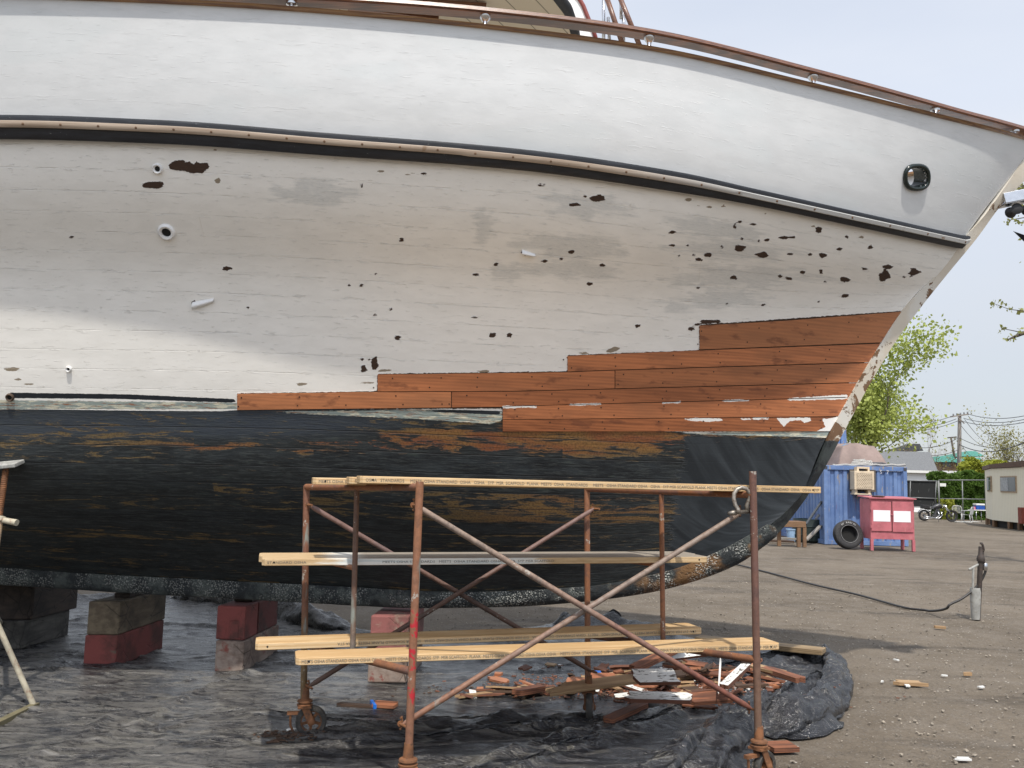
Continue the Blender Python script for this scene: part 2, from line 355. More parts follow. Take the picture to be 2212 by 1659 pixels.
ZB=[(268,881,52,13),(365,858,62,30),(315,846,14,8),(130,797,34,8),(690,1000,34,12),(692,1058,32,10),(755,1058,16,6),(960,975,16,18),(980,955,20,7),(980,1070,72,26),(990,1030,11,14),(1065,1038,9,6),(1098,1034,30,11),(1165,1025,40,15),(1205,1023,42,8),(1042,967,30,8),(1320,992,36,22),(845,1098,36,16),(805,1118,36,13),(780,1098,13,6),(720,1102,8,5),(905,1062,8,12),(1075,1098,54,24),(1200,1095,26,7),(1285,1096,26,10),(1338,1100,48,22),(1413,1074,26,13),(1443,1020,14,14),(1543,1066,20,14),(1606,1190,50,54),(1620,1148,48,16),(1735,1171,50,26),(1690,1192,13,6),(1720,1191,14,6),(1518,1158,26,8),(1330,1170,18,20),(1255,1173,26,12),(1155,1190,26,12),(1190,1200,30,12),(955,1195,40,16),(1433,1204,62,17),(1350,1214,10,6),(1436,1275,34,12),(1083,1313,24,7),(925,1308,11,5),(1322,1300,14,4),(800,1241,15,7),(257,1085,22,14),(55,1090,26,20),(143,1125,30,8),(212,1115,15,7),(391,1143,26,10),(332,1223,32,11),(855,1385,84,17),(800,1398,40,8),(540,1405,26,13),(770,1418,26,14)]
k5=.5013
chips=[blob(a*k5,b*k5,w*k5,h*k5*1.1,i+1) for i,(a,b,w,h) in enumerate(ZA)]+[blob(1106+a*k5,b*k5,w*k5,h*k5*1.1,i+101) for i,(a,b,w,h) in enumerate(ZB)]
chips+=[np.array([(1511,702.5),(1948,672.5),(1905,742),(1866,783),(1832,827),(1826,858),(1806,900),(1788,931),(1086,931),(1086,881),(513,885),(513,850.5),(816,846),(816,808.5),(1227,803),(1226,768.5),(1512,757)],float),np.array([(728,712),(750,695),(790,690),(800,704),(815,698),(838,712),(846,697),(860,705),(895,705),(901,722),(880,735),(868,748),(850,742),(825,745),(800,735),(770,733),(735,728)])*k5,np.array([(612,795),(640,785),(700,785),(705,800),(680,812),(620,808)])*k5]
tans=[blob(1106+a*k5,b*k5,w*k5,h*k5,i+301) for i,(a,b,w,h) in enumerate([(855,893,36,14),(910,887,20,18),(760,862,46,18),(1090,921,30,9),(1505,1020,44,17),(1300,975,36,11),(435,1508,66,30),(310,1522,44,12),(805,888,20,8)])]+[blob(a*k5,b*k5,w*k5,h*k5,i+331) for i,(a,b,w,h) in enumerate([(45,1592,110,20),(2080,1602,70,16),(1660,1597,70,14),(925,645,26,10),(940,780,40,26),(1640,740,50,14),(1770,750,70,14),(120,1655,60,10),(80,1635,40,14),(1300,1655,60,14),(1580,1650,80,10)])]
grays=[blob(1350*k5,830*k5,430*k5,100*k5,401,0,24),blob(2090*k5,970*k5,100*k5,150*k5,402,0,22),blob(1106+240*k5,1060*k5,520*k5,110*k5,403,.05,26),blob(1106+300*k5,880*k5,440*k5,120*k5,404,.05,24),blob(1106+250*k5,1160*k5,460*k5,90*k5,405,0,24),blob(1106+900*k5,990*k5,480*k5,90*k5,406,.1,24),blob(1106+950*k5,1080*k5,560*k5,80*k5,407,.05,28),blob(1106+1000*k5,1190*k5,720*k5,110*k5,408,.0,28),blob(1106+900*k5,1290*k5,520*k5,90*k5,409,-.05,24),blob(2180*k5,1170*k5,120*k5,90*k5,410,0,18),blob(1106+740*k5,1210*k5,150*k5,70*k5,411),blob(1106+720*k5,1320*k5,170*k5,60*k5,412)]
WL=[(-800,884),(0,884),(470,888),(512,886),(800,884),(1085,888),(1095,931),(1300,931),(1470,933),(1490,936),(1640,940),(1800,946),(1840,948)]
wl=pchip([a for a,b in WL],[b for a,b in WL],hx)-hy                 # positive = topsides
stripe=[np.array([(-800,863),(0,864),(150,866),(330,868),(512,870),(512,884),(0,884),(-800,884)],float),np.array([(580,889),(640,888),(800,887),(900,884),(1085,890),(1085,908),(1060,916),(900,905),(760,899),(640,893)],float),np.array([(1470,936),(1600,932),(1800,930),(1825,936),(1815,946),(1700,942),(1560,940)],float)]
black=[np.array([(20,848),(280,852),(505,862),(512,868),(500,870),(260,862),(20,860)],float),np.array([(880,884),(1080,889),(1080,896),(960,891)],float)]
bowp=[np.array([(1480,937),(1560,943),(1840,950),(1760,1110),(1670,1180),(1400,1260),(1432,1200),(1455,1160),(1440,1130),(1462,1100),(1450,1060),(1475,1010)],float)]
hull_mat=NM('hull_paint'); M=hull_mat
uvv=M.coord('UV'); sp=M.sep(uvv)
nA=M.noise(M.coord('UV',(1.2,3,1)),3.,6,.62); nB=M.noise(M.coord('UV',(2.2,16,1)),2.2,6,.68); nC=M.noise(M.coord('UV',(9,30,1)),3,4,.7); nF=M.noise(uvv,60,3,.6)
edge=M.mth('MULTIPLY_ADD',nC,9.,-4.5); ed2=M.mth('MULTIPLY_ADD',nB,16.,-8.)
chip=M.step(M.mth('ADD',M.attr('chip'),M.mth('MULTIPLY_ADD',edge,.8,1.1)),-.3,.3); tan=M.step(M.mth('ADD',M.attr('tan'),M.mth('MULTIPLY',edge,.6)),-.4,.4)
gray=M.step(M.mth('ADD',M.attr('gray'),M.mth('MULTIPLY',ed2,3.4)),-9.,7.); low=M.step(M.attr('low'),.2,.8)
# planking seams and flaking
fr=M.mth('FRACT',M.mth('MULTIPLY_ADD',M.noise(M.coord('UV',(1.5,0,1)),1.,2,.5),.08,M.mth('MULTIPLY',sp[1],6.6)))
seam=M.mth('SUBTRACT',1.,M.step(M.mth('ABSOLUTE',M.mth('SUBTRACT',fr,.5)),.004,.022)); seam=M.mth('MULTIPLY',seam,M.step(M.noise(M.coord('UV',(2.6,6.6,1)),1.6,4,.75),.42,.62))
seamw=M.mth('MULTIPLY',seam,M.step(M.attr('low'),.1,.4))
nearseam=M.mth('SUBTRACT',1.,M.step(M.mth('ABSOLUTE',M.mth('SUBTRACT',fr,.5)),.03,.2))
flk=M.step(M.mth('ADD',M.noise(M.coord('UV',(3.2,24,1)),2.6,5,.7),M.mth('MULTIPLY',nearseam,.05)),.62,.645)
white=M.mix(M.step(nA,.35,.65),(.695,.71,.715),(.645,.66,.665))
white=M.mix(M.mth('MULTIPLY',M.step(M.noise(M.coord('UV',(.7,1.6,1)),1.3,3,.5),.53,.6),.35),white,(.66,.70,.71))
cream=M.mix(M.step(nA,.35,.65),(.87,.85,.80),(.82,.80,.75)); white=M.mix(low,white,cream)  # hull below the rail: warm bounced light painted in as a paler tint
white=M.mix(M.mth('MULTIPLY',M.mth('MULTIPLY',gray,M.mth('MULTIPLY_ADD',nC,.9,.0)),.8),white,(.40,.425,.425))
run=M.noise(M.coord('UV',(26,.9,1)),1.2,3,.6); white=M.mix(M.mth('MULTIPLY',M.mth('MULTIPLY',M.step(run,.64,.72),M.attr('streak')),.4),white,(.42,.33,.2))
white=M.mix(M.mth('MULTIPLY',seamw,.17),white,(.22,.21,.19)); white=M.mix(M.mth('MULTIPLY',M.step(nF,.69,.76),.09),white,(.35,.33,.3))
white=M.mix(tan,white,M.mix(nC,(.20,.155,.105),(.34,.29,.22))); white=M.mix(chip,white,M.mix(nC,(.022,.013,.009),(.08,.042,.024)))
# bottom paint
rz=M.attr('rust')
nD=M.noise(M.coord('UV',(1.2,8.5,1)),1.8,8,.74,.8); nE=M.noise(M.coord('UV',(4,32,1)),1.8,5,.75)
pid=M.mth('FLOOR',M.mth('ADD',M.mth('MULTIPLY',sp[1],6.6),.5)); pseg=M.mth('FLOOR',M.mth('ADD',M.mth('MULTIPLY',sp[0],.36),M.mth('MULTIPLY',M.white(pid,3.),5.))); prn=M.white(pseg,pid)
rustm=M.step(M.mth('ADD',M.mth('MULTIPLY_ADD',prn,.11,-.055),M.mth('ADD',M.mth('ADD',M.mth('MULTIPLY',nD,.72),M.mth('MULTIPLY',nE,.28)),M.mth('MULTIPLY_ADD',rz,.2,-.015))),.548,.592)
rustc=M.mix(M.step(M.noise(M.coord('UV',(1,4,1)),1.4,3,.6),.4,.62),(.22,.075,.03),(.24,.125,.04)); rustc=M.mix(M.step(rz,.12,.42),M.mix(nE,(.10,.068,.03),(.21,.145,.062)),rustc)
rustc=M.mix(M.mth('MULTIPLY',M.step(nF,.4,.65),.55),rustc,(.05,.028,.014))
dk=M.mix(M.step(M.noise(M.coord('UV',(1.5,7,1)),1.5,6,.7),.35,.7),(.008,.010,.012),(.029,.036,.040)); dk=M.mix(M.mth('MULTIPLY',M.step(M.attr('blue'),.2,.9),.6),dk,(.058,.075,.105))
dk=M.mix(M.mth('MULTIPLY',M.step(M.noise(M.coord('UV',(2.5,10,1)),2.,5,.7),.6,.66),.6),dk,(.052,.066,.058))
dk=M.mix(M.mth('MULTIPLY',M.mth('FRACT',M.mth('MULTIPLY',prn,5.3)),.35),dk,(.030,.034,.03)); dk=M.mix(M.mth('MULTIPLY',M.step(nE,.50,.60),.55),dk,(.062,.070,.068)); dk=M.mix(M.mth('MULTIPLY',M.step(M.noise(M.coord('UV',(3,40,1)),3.1,4,.7),.55,.68),.6),dk,(.004,.005,.006)); bot=M.mix(rustm,dk,rustc); bseam=M.mth('SUBTRACT',1.,M.step(M.mth('ABSOLUTE',M.mth('SUBTRACT',fr,.5)),.01,.035)); bot=M.mix(M.mth('MULTIPLY',bseam,.75),bot,(.006,.006,.007))
bot=M.mix(M.mth('MULTIPLY',M.step(M.noise(M.coord('UV',(5,34,1)),2.3,4,.8),.715,.735),.55),bot,(.34,.33,.30))
sw=M.noise(M.remap(M.coord('UV',rot=(0,0,-.95)),(.9,6.,1)),1.2,3,.5,1.0); bow=M.mix(M.step(sw,.35,.75),(.014,.018,.022),(.040,.048,.055)); bow=M.mix(M.mth('MULTIPLY',M.step(nC,.66,.7),.35),bow,(.08,.09,.095))
bowm=M.step(M.mth('ADD',M.attr('bow'),M.mth('ADD',M.mth('MULTIPLY',ed2,5.),M.mth('MULTIPLY',edge,2.))),-3.,3.); bot=M.mix(bowm,bot,bow)
wlm=M.step(M.mth('ADD',M.attr('wl'),M.mth('MULTIPLY',edge,.25)),-.4,.4); col=M.mix(wlm,bot,white)
stc=M.mix(M.step(M.noise(M.coord('UV',(3,14,1)),2.,5,.7),.44,.5),(.62,.60,.47),M.mix(nC,(.24,.30,.27),(.33,.37,.35))); stc=M.mix(M.step(nE,.55,.6),stc,(.30,.15,.09))
stm=M.step(M.mth('ADD',M.attr('stripe'),M.mth('MULTIPLY',edge,.7)),-.5,.5); col=M.mix(stm,col,stc)
blm=M.step(M.mth('ADD',M.attr('black'),M.mth('MULTIPLY',edge,.35)),-.3,.3); col=M.mix(blm,col,(.014,.018,.024))
hgt=M.mth('SUBTRACT',M.mth('ADD',M.mth('MULTIPLY',flk,M.mth('MULTIPLY_ADD',low,.7,.10)),M.mth('MULTIPLY',nA,.12)),M.mth('ADD',M.mth('MULTIPLY',seamw,.5),M.mth('MULTIPLY',M.step(M.mth('ADD',M.attr('chip'),M.mth('MULTIPLY',edge,.8)),-2.5,-.2),-.5)))
hbot=M.mth('MULTIPLY',M.mth('SUBTRACT',1.,M.mth('MULTIPLY',bowm,.85)),M.mth('SUBTRACT',M.mth('MULTIPLY_ADD',nD,.8,M.mth('MULTIPLY',nE,.7)),M.mth('ADD',M.mth('MULTIPLY',bseam,.35),M.mth('MULTIPLY',rustm,.35))))
hh=M.mix(wlm,hbot,hgt)
M.set(col=col,rough=M.mix(wlm,(.55,.55,.55),M.mix(chip,(.36,.36,.36),(.8,.8,.8))),nor=M.bump(hh,.55,.012),spec=.4)
px0,py0=1640.,430.
def hull_attrs(o,x,y,n2=1):
    A=dict(chip=sdf(x,y,chips),tan=sdf(x,y,tans),gray=sdf(x,y,grays),stripe=sdf(x,y,stripe),black=sdf(x,y,black),bow=sdf(x,y,bowp),wl=np.clip(pchip([a for a,b in WL],[b for a,b in WL],x)-y,-60,60))
    c2=pchip([c[0] for c in C2],[c[1] for c in C2],np.clip(x,-700,2080)); A['low']=np.clip((y-c2)/25+.5,0,1)
    A['streak']=np.exp(-((x-1545)/70)**2-((y-640)/90)**2)+.8*np.exp(-((x-425)/18)**2-((y-470)/60)**2)
    A['rust']=np.clip(.75*np.exp(-((y-952)/26)**2)*np.exp(-((x-1150)/330)**2)+.18*np.exp(-((y-945)/45)**2)+.25*np.exp(-((x-560)/420)**2-((y-968)/16)**2)+.22*np.exp(-((x-1250)/350)**2-((y-1090)/90)**2)-.22*np.exp(-((y-912)/26)**2)*np.clip((1000-x)/300,0,1)+.10*np.clip((y-1000)/60,0,1)-.13*np.clip((y-1150)/90,0,1)-.05,-.2,1)
    A['blue']=np.exp(-((y-915)/38)**2)*np.clip((1100-x)/500,0,1)
    for k,v in A.items(): fattr(o,k,np.concatenate([v]*n2) if n2>1 else v)
girth=np.concatenate([np.zeros((NT,1)),np.cumsum(np.linalg.norm(np.diff(G,axis=1),axis=2),axis=1)],1)
gref=girth.mean(0)[None]*.0+np.interp(VV,VV,girth[300])[None]*.75+girth*.25
Lg=(G-PC)@un
uvh=np.stack([Lg.ravel(),gref.ravel()],1)
boat=thing('motor_yacht',(1.,7.9,.55),'white wooden motor yacht with peeling paint, dark bottom and fresh mahogany planks at the bow','boat')
Vm=mirror(Vh); nV=len(Vh)
hull=npmesh('hull',np.concatenate([Vh,Vm]),np.concatenate([keep,keep[:,::-1]+nV]),hull_mat.m,boat)
hull_attrs(hull,hx,hy,2); uvset(hull,np.concatenate([uvh,uvh+[3.3,0]])); hull['label']='painted hull, white above the waterline and dark below'
# --- keel and stem
keelm=NM('barnacled_keel'); M=keelm; v=M.coord('Object'); n=M.noise(v,1.6,5,.6); d=M.vor(v,62); d2=M.vor(v,95); xk=M.sep(v)[0]
c=M.mix(M.step(M.noise(v,5,6,.7),.45,.6),(.018,.022,.024),(.06,.07,.066)); c=M.mix(M.mth('MULTIPLY',M.step(n,.46,.54),M.step(xk,-1.2,1.0)),c,M.mix(M.noise(v,14,5,.7),(.13,.06,.02),(.22,.12,.045)))
msk=M.mth('MULTIPLY',M.step(M.noise(v,2.6,5,.7),.44,.56),M.mth('MULTIPLY_ADD',M.step(xk,-2.5,.5),.65,.35)); c=M.mix(M.mth('MULTIPLY',M.mth('SUBTRACT',1.,M.step(d,.32,.42)),msk),c,M.mix(M.step(d,.06,.16),(.2,.2,.18),(.5,.5,.46)))
c=M.mix(M.mth('MULTIPLY',M.mth('MULTIPLY',M.mth('SUBTRACT',1.,M.step(d2,.22,.32)),msk),.7),c,(.42,.43,.40))
M.set(col=c,rough=.85,nor=M.bump(M.mth('SUBTRACT',M.noise(v,18,5,.7),M.mth('MULTIPLY',d,msk)),.9,.02))
KB=[(-700,1240),(0,1262),(300,1281),(600,1297),(800,1308),(900,1312),(1100,1309),(1250,1299),(1400,1279),(1500,1254),(1600,1214),(1660,1172)]
kx=np.concatenate([np.linspace(-700,1560,90),np.linspace(1575,1660,8)])
kt=pchip([c[0] for c in C4],[c[1] for c in C4],kx); kb=pchip([c[0] for c in KB],[c[1] for c in KB],kx)
mk=MB(); P=[];
rows=[]
for x,t,b in zip(kx,kt,kb):
    T=at_b(x,t-5,.15); B=at_b(x,b,.13); M2=(T+B)/2+nn*.02
    ring=[T-nn*.02,T,M2,B,B-nn*.03-np.array([0,0,.012])]; rows.append(ring+[mirror(p) for p in ring[::-1]])
# rounded forefoot end
T=at_b(1672,1136,.13);B=at_b(1676,1160,.11)
ring=[T-nn*.04,T,(T+B)/2+un*.02,B,B-nn*.05]; rows.append(ring+[mirror(p) for p in ring[::-1]])
T=at_b(1677,1142,.05);B=at_b(1679,1155,.05); ring=[T-nn*.01,T,(T+B)/2+un*.01,B,B-nn*.01]; rows.append(ring+[mirror(p) for p in ring[::-1]])
rows.insert(0,[p-un*5 for p in rows[0]])
n=10; vs=[p for r in rows for p in r]; mk.add(vs,[(i*n+k,i*n+(k+1)%n,(i+1)*n+(k+1)%n,(i+1)*n+k) for i in range(len(rows)-1) for k in range(n)]+[tuple(range(n-1,-1,-1)),tuple((len(rows)-1)*n+k for k in range(n))])
part('keel',mk,keelm.m,boat,smooth=50,label='keel timber crusted with barnacles and rust')
stemm=NM('peeling_stem'); M=stemm; v=M.coord('Object'); n=M.noise(v,4.5,6,.7,.5); z=M.sep(v)[2]
c=M.mix(M.step(M.noise(v,2.5,4,.6),.4,.6),(.72,.70,.64),(.66,.60,.50)); pm=M.step(M.mth('ADD',n,M.mth('MULTIPLY',M.step(z,2.9,1.6),.12)),.60,.63); c=M.mix(pm,c,M.mix(M.noise(v,12,5,.7),(.10,.05,.025),(.30,.18,.10)))
zd=M.step(M.mth('ADD',z,M.mth('MULTIPLY',n,.06)),1.585,1.60); c=M.mix(zd,M.mix(M.step(n,.45,.6),(.016,.02,.024),(.05,.06,.06)),c)
M.set(col=c,rough=.6,nor=M.bump(M.mth('SUBTRACT',n,pm),.4,.01))
SF=[(2290,318),(2212,392),(2160,447),(2110,515),(2050,588),(1990,663),(1940,730),(1880,828),(1822,935),(1785,1005),(1742,1075),(1692,1140),(1668,1165)]
SR=[(2236,307),(2165,413),(2125,468),(2083,514),(2012,603),(1952,668),(1898,750),(1842,845),(1796,932),(1770,1000),(1730,1071),(1664,1136),(1640,1160)]
sa=np.linspace(0,12,70); ia=np.arange(13)
fx=pchip(ia,[p[0] for p in SF],sa); fy=pchip(ia,[p[1] for p in SF],sa); sx=pchip(ia,[p[0] for p in SR],sa); sy=pchip(ia,[p[1] for p in SR],sa)
rows=[]
for a,b,c_,d_ in zip(fx,fy,sx,sy):
    Fp=at_b(a,b,.045); Rp=at_b(c_,d_,.108); Ri=at_b(c_-8,d_+2,.06); ring=[Ri,Rp,Fp]; rows.append(ring+[mirror(p) for p in ring[::-1]])
ms=MB(); n=6; ms.add([p for r in rows for p in r],[(i*n+k,i*n+k+1,(i+1)*n+k+1,(i+1)*n+k) for i in range(len(rows)-1) for k in range(n-1)]+[tuple(range(n-1,-1,-1)),tuple((len(rows)-1)*n+k for k in range(n))])
part('stem',ms,stemm.m,boat,smooth=35,label='white bow stem with tan bare patches')
# --- strips that follow the hull: rub rail, metal strip, toe rail, handrail
def strip(name,ya,yb,depth,mat,parent,x0=-640,x1=2092,n=150,round_=False,inner=.03,both=True,off=0.):
    px=np.linspace(x1,x0,n); m=MB(); rows=[]
    for x in px:
        A,na=on_hull(x,ya(x)); B,nb=on_hull(x,yb(x)); N=na+nb; N/=np.linalg.norm(N); A=A+N*off; B=B+N*off
        if round_: ring=[A-N*inner]+[A+(B-A)*t+N*depth*math.sin(math.pi*t)**.6 for t in np.linspace(0,1,7)]+[B-N*inner]
        else: ring=[A-N*inner,A+N*depth*.8,A*.88+B*.12+N*depth,A*.12+B*.88+N*depth,B+N*depth*.8,B-N*inner]
        rows.append(ring)
    rows.append([p-un*5 for p in rows[-1]]); k=len(rows[0])
    for mm in ([0,1] if both else [0]):
        m.add([mirror(p) if mm else p for r in rows for p in r],[(i*k+q,i*k+(q+1)%k,(i+1)*k+(q+1)%k,(i+1)*k+q) for i in range(len(rows)-1) for q in range(k)]+[tuple(range(k)),tuple((len(rows)-1)*k+q for q in range(k))])
    return part(name,m,mat,parent,smooth=40)
yc=lambda C: (lambda x: float(pchip([c[0] for c in C],[c[1] for c in C],np.array([x]))[0]))
y1,y2,y0=yc(C1),yc(C2),yc(C0)
rr=NM('black_rail_paint'); M=rr; v=M.coord('Object',(1,1,9)); n=M.noise(v,5,6,.75); n2=M.noise(M.coord('Object',(1,1,5)),30,3,.7)
c=M.mix(M.step(n,.3,.7),(.008,.009,.012),(.022,.025,.032)); c=M.mix(M.step(n2,.70,.74),c,(.42,.42,.40)); M.set(col=c,rough=.42,nor=M.bump(n,.35,.006))
rail=strip('rub_rail',lambda x:y1(x)-1,lambda x:y2(x)-5,.05,rr.m,boat); rail['label']='black painted rub rail'
wst=NM('weathered_strip'); M=wst; v=M.coord('Object',(.5,.5,14)); n=M.noise(v,3,6,.7); x=M.sep(M.coord('Object'))[0]
c=M.mix(M.step(n,.35,.65),(.30,.225,.165),(.45,.37,.29)); c=M.mix(M.step(x,-.6,.9),c,M.mix(n,(.34,.34,.33),(.55,.55,.53))); c=M.mix(M.step(M.noise(M.coord('Object'),9,5,.7),.62,.68),c,(.25,.17,.11))
M.set(col=c,rough=.5,nor=M.bump(n,.2,.004))
ys1=lambda x: y1(x)+(y2(x)-y1(x))*(.20 if x<1000 else .21); ys2=lambda x: y1(x)+(y2(x)-y1(x))*(.47 if x<1000 else .50)
mst=strip('guard_strip',ys1,ys2,.02,wst.m,rail,off=.047,round_=False,inner=.02); mst['label']='pale weathered half round strip with screw heads'
mscr=MB()
for x in np.linspace(-20,2070,27):
    p,nv=on_hull(x,(ys1(x)+ys2(x))/2,.062); mscr.lathe(p,nv,[(.008,-.01),(.008,.008),(.003,.010)],8)
part('screw_head',mscr,simple('rust_dot',(.16,.09,.05),.7),rail)['kind']='stuff'
var=mat_wood('varnished_rail',(.24,.10,.045),(.07,.028,.018),7,.32,coat=.3)
brass=mat_wood('worn_varnish',(.36,.20,.075),(.17,.075,.03),6,.32,coat=.3)
yt=lambda x: y0(x)-7; yb_=lambda x: y0(x)+1
px=np.linspace(2236,-640,130); m=MB(); rows=[]
for x in px:
    A,_=on_hull(min(x,2232),y0(min(x,2232))+1); N=nn; Z=np.array([0,0,1.]); hgt_=.016
    rows.append([A-N*.10,A+N*.02,A+N*.045+Z*.014,A+N*.04+Z*hgt_,A-N*.01+Z*(hgt_+.006),A-N*.10+Z*hgt_])
rows.append([p-un*5 for p in rows[-1]]); k=6
for mm in (0,1): m.add([mirror(p) if mm else p for r in rows for p in r],[(i*k+q,i*k+(q+1)%k,(i+1)*k+(q+1)%k,(i+1)*k+q) for i in range(len(rows)-1) for q in range(k)]+[tuple(range(k)),tuple((len(rows)-1)*k+q for q in range(k))])
part('toe_rail',m,brass,boat,smooth=35)
# handrail: picture rows of its lower and upper edge give its height above the sheer
RLb=[(560,-2),(752,13),(900,20),(1106,35),(1402,74),(1500,103),(1758,163),(2023,239),(2212,279)]
RLt=[(560,-16),(752,-3),(900,4),(1106,22),(1402,69-12),(1500,84),(1758,147),(2023,225),(2212,262)]
px=np.linspace(2270,-640,140); m=MB(); rows=[]; HR=[]
RTOP=lambda x: float(pchip([a for a,b in RLt],[b for a,b in RLt],np.array([x]))[0]); RBOT=lambda x: float(pchip([a for a,b in RLb],[b for a,b in RLb],np.array([x]))[0])
for x in px:
    xx=min(x,2232); A,_=on_hull(xx,y0(xx)+1); A=A-nn*.045
    if x>2232: A=A+un*(x-2232)*.004
    A_=A+nn*.055; zl=zat(A_[0],A_[1],x,max(RBOT(min(max(x,560),2212)) if x>560 else y0(x)-14,-400)) if 560<x<2212 else None
    HR.append((x,A,zl))
zs=[(x,z-A[2]) for x,A,z in HR if z is not None]; hx_=[a for a,b in zs]; hz_=[b for a,b in zs]
pf_=np.polyfit(hx_,hz_,2)
def rail_h(x): return float(np.clip(np.polyval(pf_,np.clip(x,560,2212)),.06,.4))+.018
for x,A,z in HR:
    hh_=rail_h(x); Z=np.array([0,0,1.]); B=A+Z*hh_
    rows.append([B+nn*.05,B+nn*.062+Z*.012,B+nn*.055+Z*.04,B+nn*.0+Z*.05,B-nn*.055+Z*.04,B-nn*.06+Z*.012,B-nn*.05])
rows.append([p-un*5 for p in rows[-1]]); k=7
for mm in (0,1): m.add([mirror(p) if mm else p for r in rows for p in r],[(i*k+q,i*k+(q+1)%k,(i+1)*k+(q+1)%k,(i+1)*k+q) for i in range(len(rows)-1) for q in range(k)]+[tuple(range(k)),tuple((len(rows)-1)*k+q for q in range(k))])
part('handrail',m,var,boat,smooth=35)
for x in (625,1046,1403,1760,2025,2197):
    A,_=on_hull(x,y0(x)+1); A=A-nn*.04; hh_=rail_h(x)
    for mm in (0,1):
        B=mirror(A) if mm else A
        q=MB(); q.lathe(B+[0,0,.03],(0,0,1),[(.04,0),(.04,.005),(.02,.009),(.015,.02),(.015,max(.025,hh_-.075)),(.02,max(.03,hh_-.07)),(.038,hh_-.045),(.04,hh_-.03)],14); part('stanchion',q,steel(),boat,smooth=40)
# deck and inside of the bulwark
dk_=MB(); jr=np.searchsorted(VV,.16); 
st=list(range(0,NT,8))+[NT-1]
for a,b in zip(st[:-1],st[1:]):
    p,q=G[a,jr]-nn*.03,G[b,jr]-nn*.03; dk_.add([p,q,mirror(q),mirror(p)],[(0,1,2,3)])
part('deck',dk_,simple('deck_paint',(.45,.44,.40),.6),boat)
bi=MB()
for mm in (0,1):
    bi=MB()
    for a,b in zip(st[:-1],st[1:]):
        a2=max(a,6); b2=max(b,10); r=[G[a2,0]-nn*.075,G[a2,jr]-nn*.075,G[b2,jr]-nn*.075,G[b2,0]-nn*.075]
        if not (1950<hx[a2*NV]<2190 or 1950<hx[b2*NV]<2190): bi.add([mirror(p) if mm else p for p in r],[(0,1,2,3)])
    part('bulwark_lining',bi,white_b(),boat)
tr=MB(); e=G[-1]; tr.add(list(e[::12])+[mirror(p) for p in e[::12][::-1]],[tuple(range(2*len(e[::12])))]); part('transom',tr,white_b(),boat)
# hawse pipe
hp=MB(); rng_=[]; blackg=simple('hawse_black',(.012,.02,.018),.18,var=.2,scale=10,bump=.05)
HN=on_hull(*HC)[1]; ring=[]
for a in np.linspace(0,2*np.pi,28,endpoint=False):
    r=1/ (abs(math.cos(a))**2.6+abs(math.sin(a))**2.6)**(1/2.6); p,_=on_hull(HC[0]+25*r*math.cos(a),HC[1]+25*r*math.sin(a)); ring.append(p)
hp.tube([p+HN*.012 for p in ring],.018,8,close=True)
i0=len(hp.v); n=28; c0=np.mean(ring,0)
hp.add([c0+(p-c0)*.93+HN*.01 for p in ring]+[c0+(p-c0)*.9-HN*.12 for p in ring],[(k,(k+1)%n,(k+1)%n+n,k+n) for k in range(n)])
part('hawse_pipe',hp,blackg,boat,smooth=True)
# through-hull fittings
def fitting(px,py,r,label,mat=None):
    p,nv=on_hull(px,py); q=MB(); q.lathe(p,nv,[(r*1.05,-.01),(r,.012),(r*.8,.022),(r*.56,.016),(r*.5,-.002),(r*.5,-.05),(0.,-.05)],24); q.f=q.f; 
    o=part('through_hull_fitting',q,mat or white_b(),boat,smooth=50,label=label)
    b=MB(); b.lathe(p,nv,[(r*.52,.006),(0.,.007)],20); part('opening',b,simple('dark_hole',(.004,.004,.004),.8),o)
fitting(360,501,.060,'round white hull fitting with a dark opening'); fitting(341,364.5,.035,'small white hull fitting beside a bare patch'); fitting(149,797,.02,'tiny white hull plug'); fitting(22,858,.03,'dark plug at the waterline',simple('rusty_plug',(.07,.045,.03),.8,scale=25))
# curled paint flakes
for (ax,ay,bx,by,w) in ((416,660,462,648,.065),(1127,543,1156,551,.05)):
    q=MB(); rows=[]
    for t in np.linspace(0,1,9):
        p,nv=on_hull(ax+(bx-ax)*t,ay+(by-ay)*t); rows.append([p+np.array([0,0,(s-.5)*w*(1.0-.5*t)])+nv*(.004+.028*math.sin(math.pi*s)*(1-.5*t)) for s in np.linspace(0,1,7)])
    q.grid(rows); part('paint_curl',q,white_b(),boat,smooth=True)
# --- new mahogany planks
mahog=NM('new_mahogany'); M=mahog; r=M.rnd(); rz_=M.mth('MULTIPLY',r,23.)
def shifted(sc):
    a=M.N.new('ShaderNodeVectorMath'); a.operation='ADD'; M.lk(M.coord('UV',sc),a.inputs[0]); c=M.N.new('ShaderNodeCombineXYZ'); M.lk(rz_,c.inputs[0]); M.lk(rz_,c.inputs[1]); M.lk(c.outputs[0],a.inputs[1]); return a.outputs[0]
w=M.wave(shifted((.5,7,1)),1.6,9,4,.55,'Y'); n=M.noise(shifted((.9,9,1)),2.2,6,.65,.7); fine=M.noise(shifted((7,150,1)),1.2,4,.7); bl=M.noise(shifted((1.6,3,1)),1.1,3,.55)
c=M.mix(M.step(M.mth('ADD',M.mth('MULTIPLY',w,.10),M.mth('ADD',M.mth('MULTIPLY',n,.45),M.mth('MULTIPLY',M.noise(shifted((.55,3.6,1)),1.3,5,.6,1.6),.45))),.36,.64),(.24,.066,.023),(.55,.178,.064)); c=M.mix(M.mth('MULTIPLY',M.step(fine,.5,.72),.16),c,(.15,.048,.02))
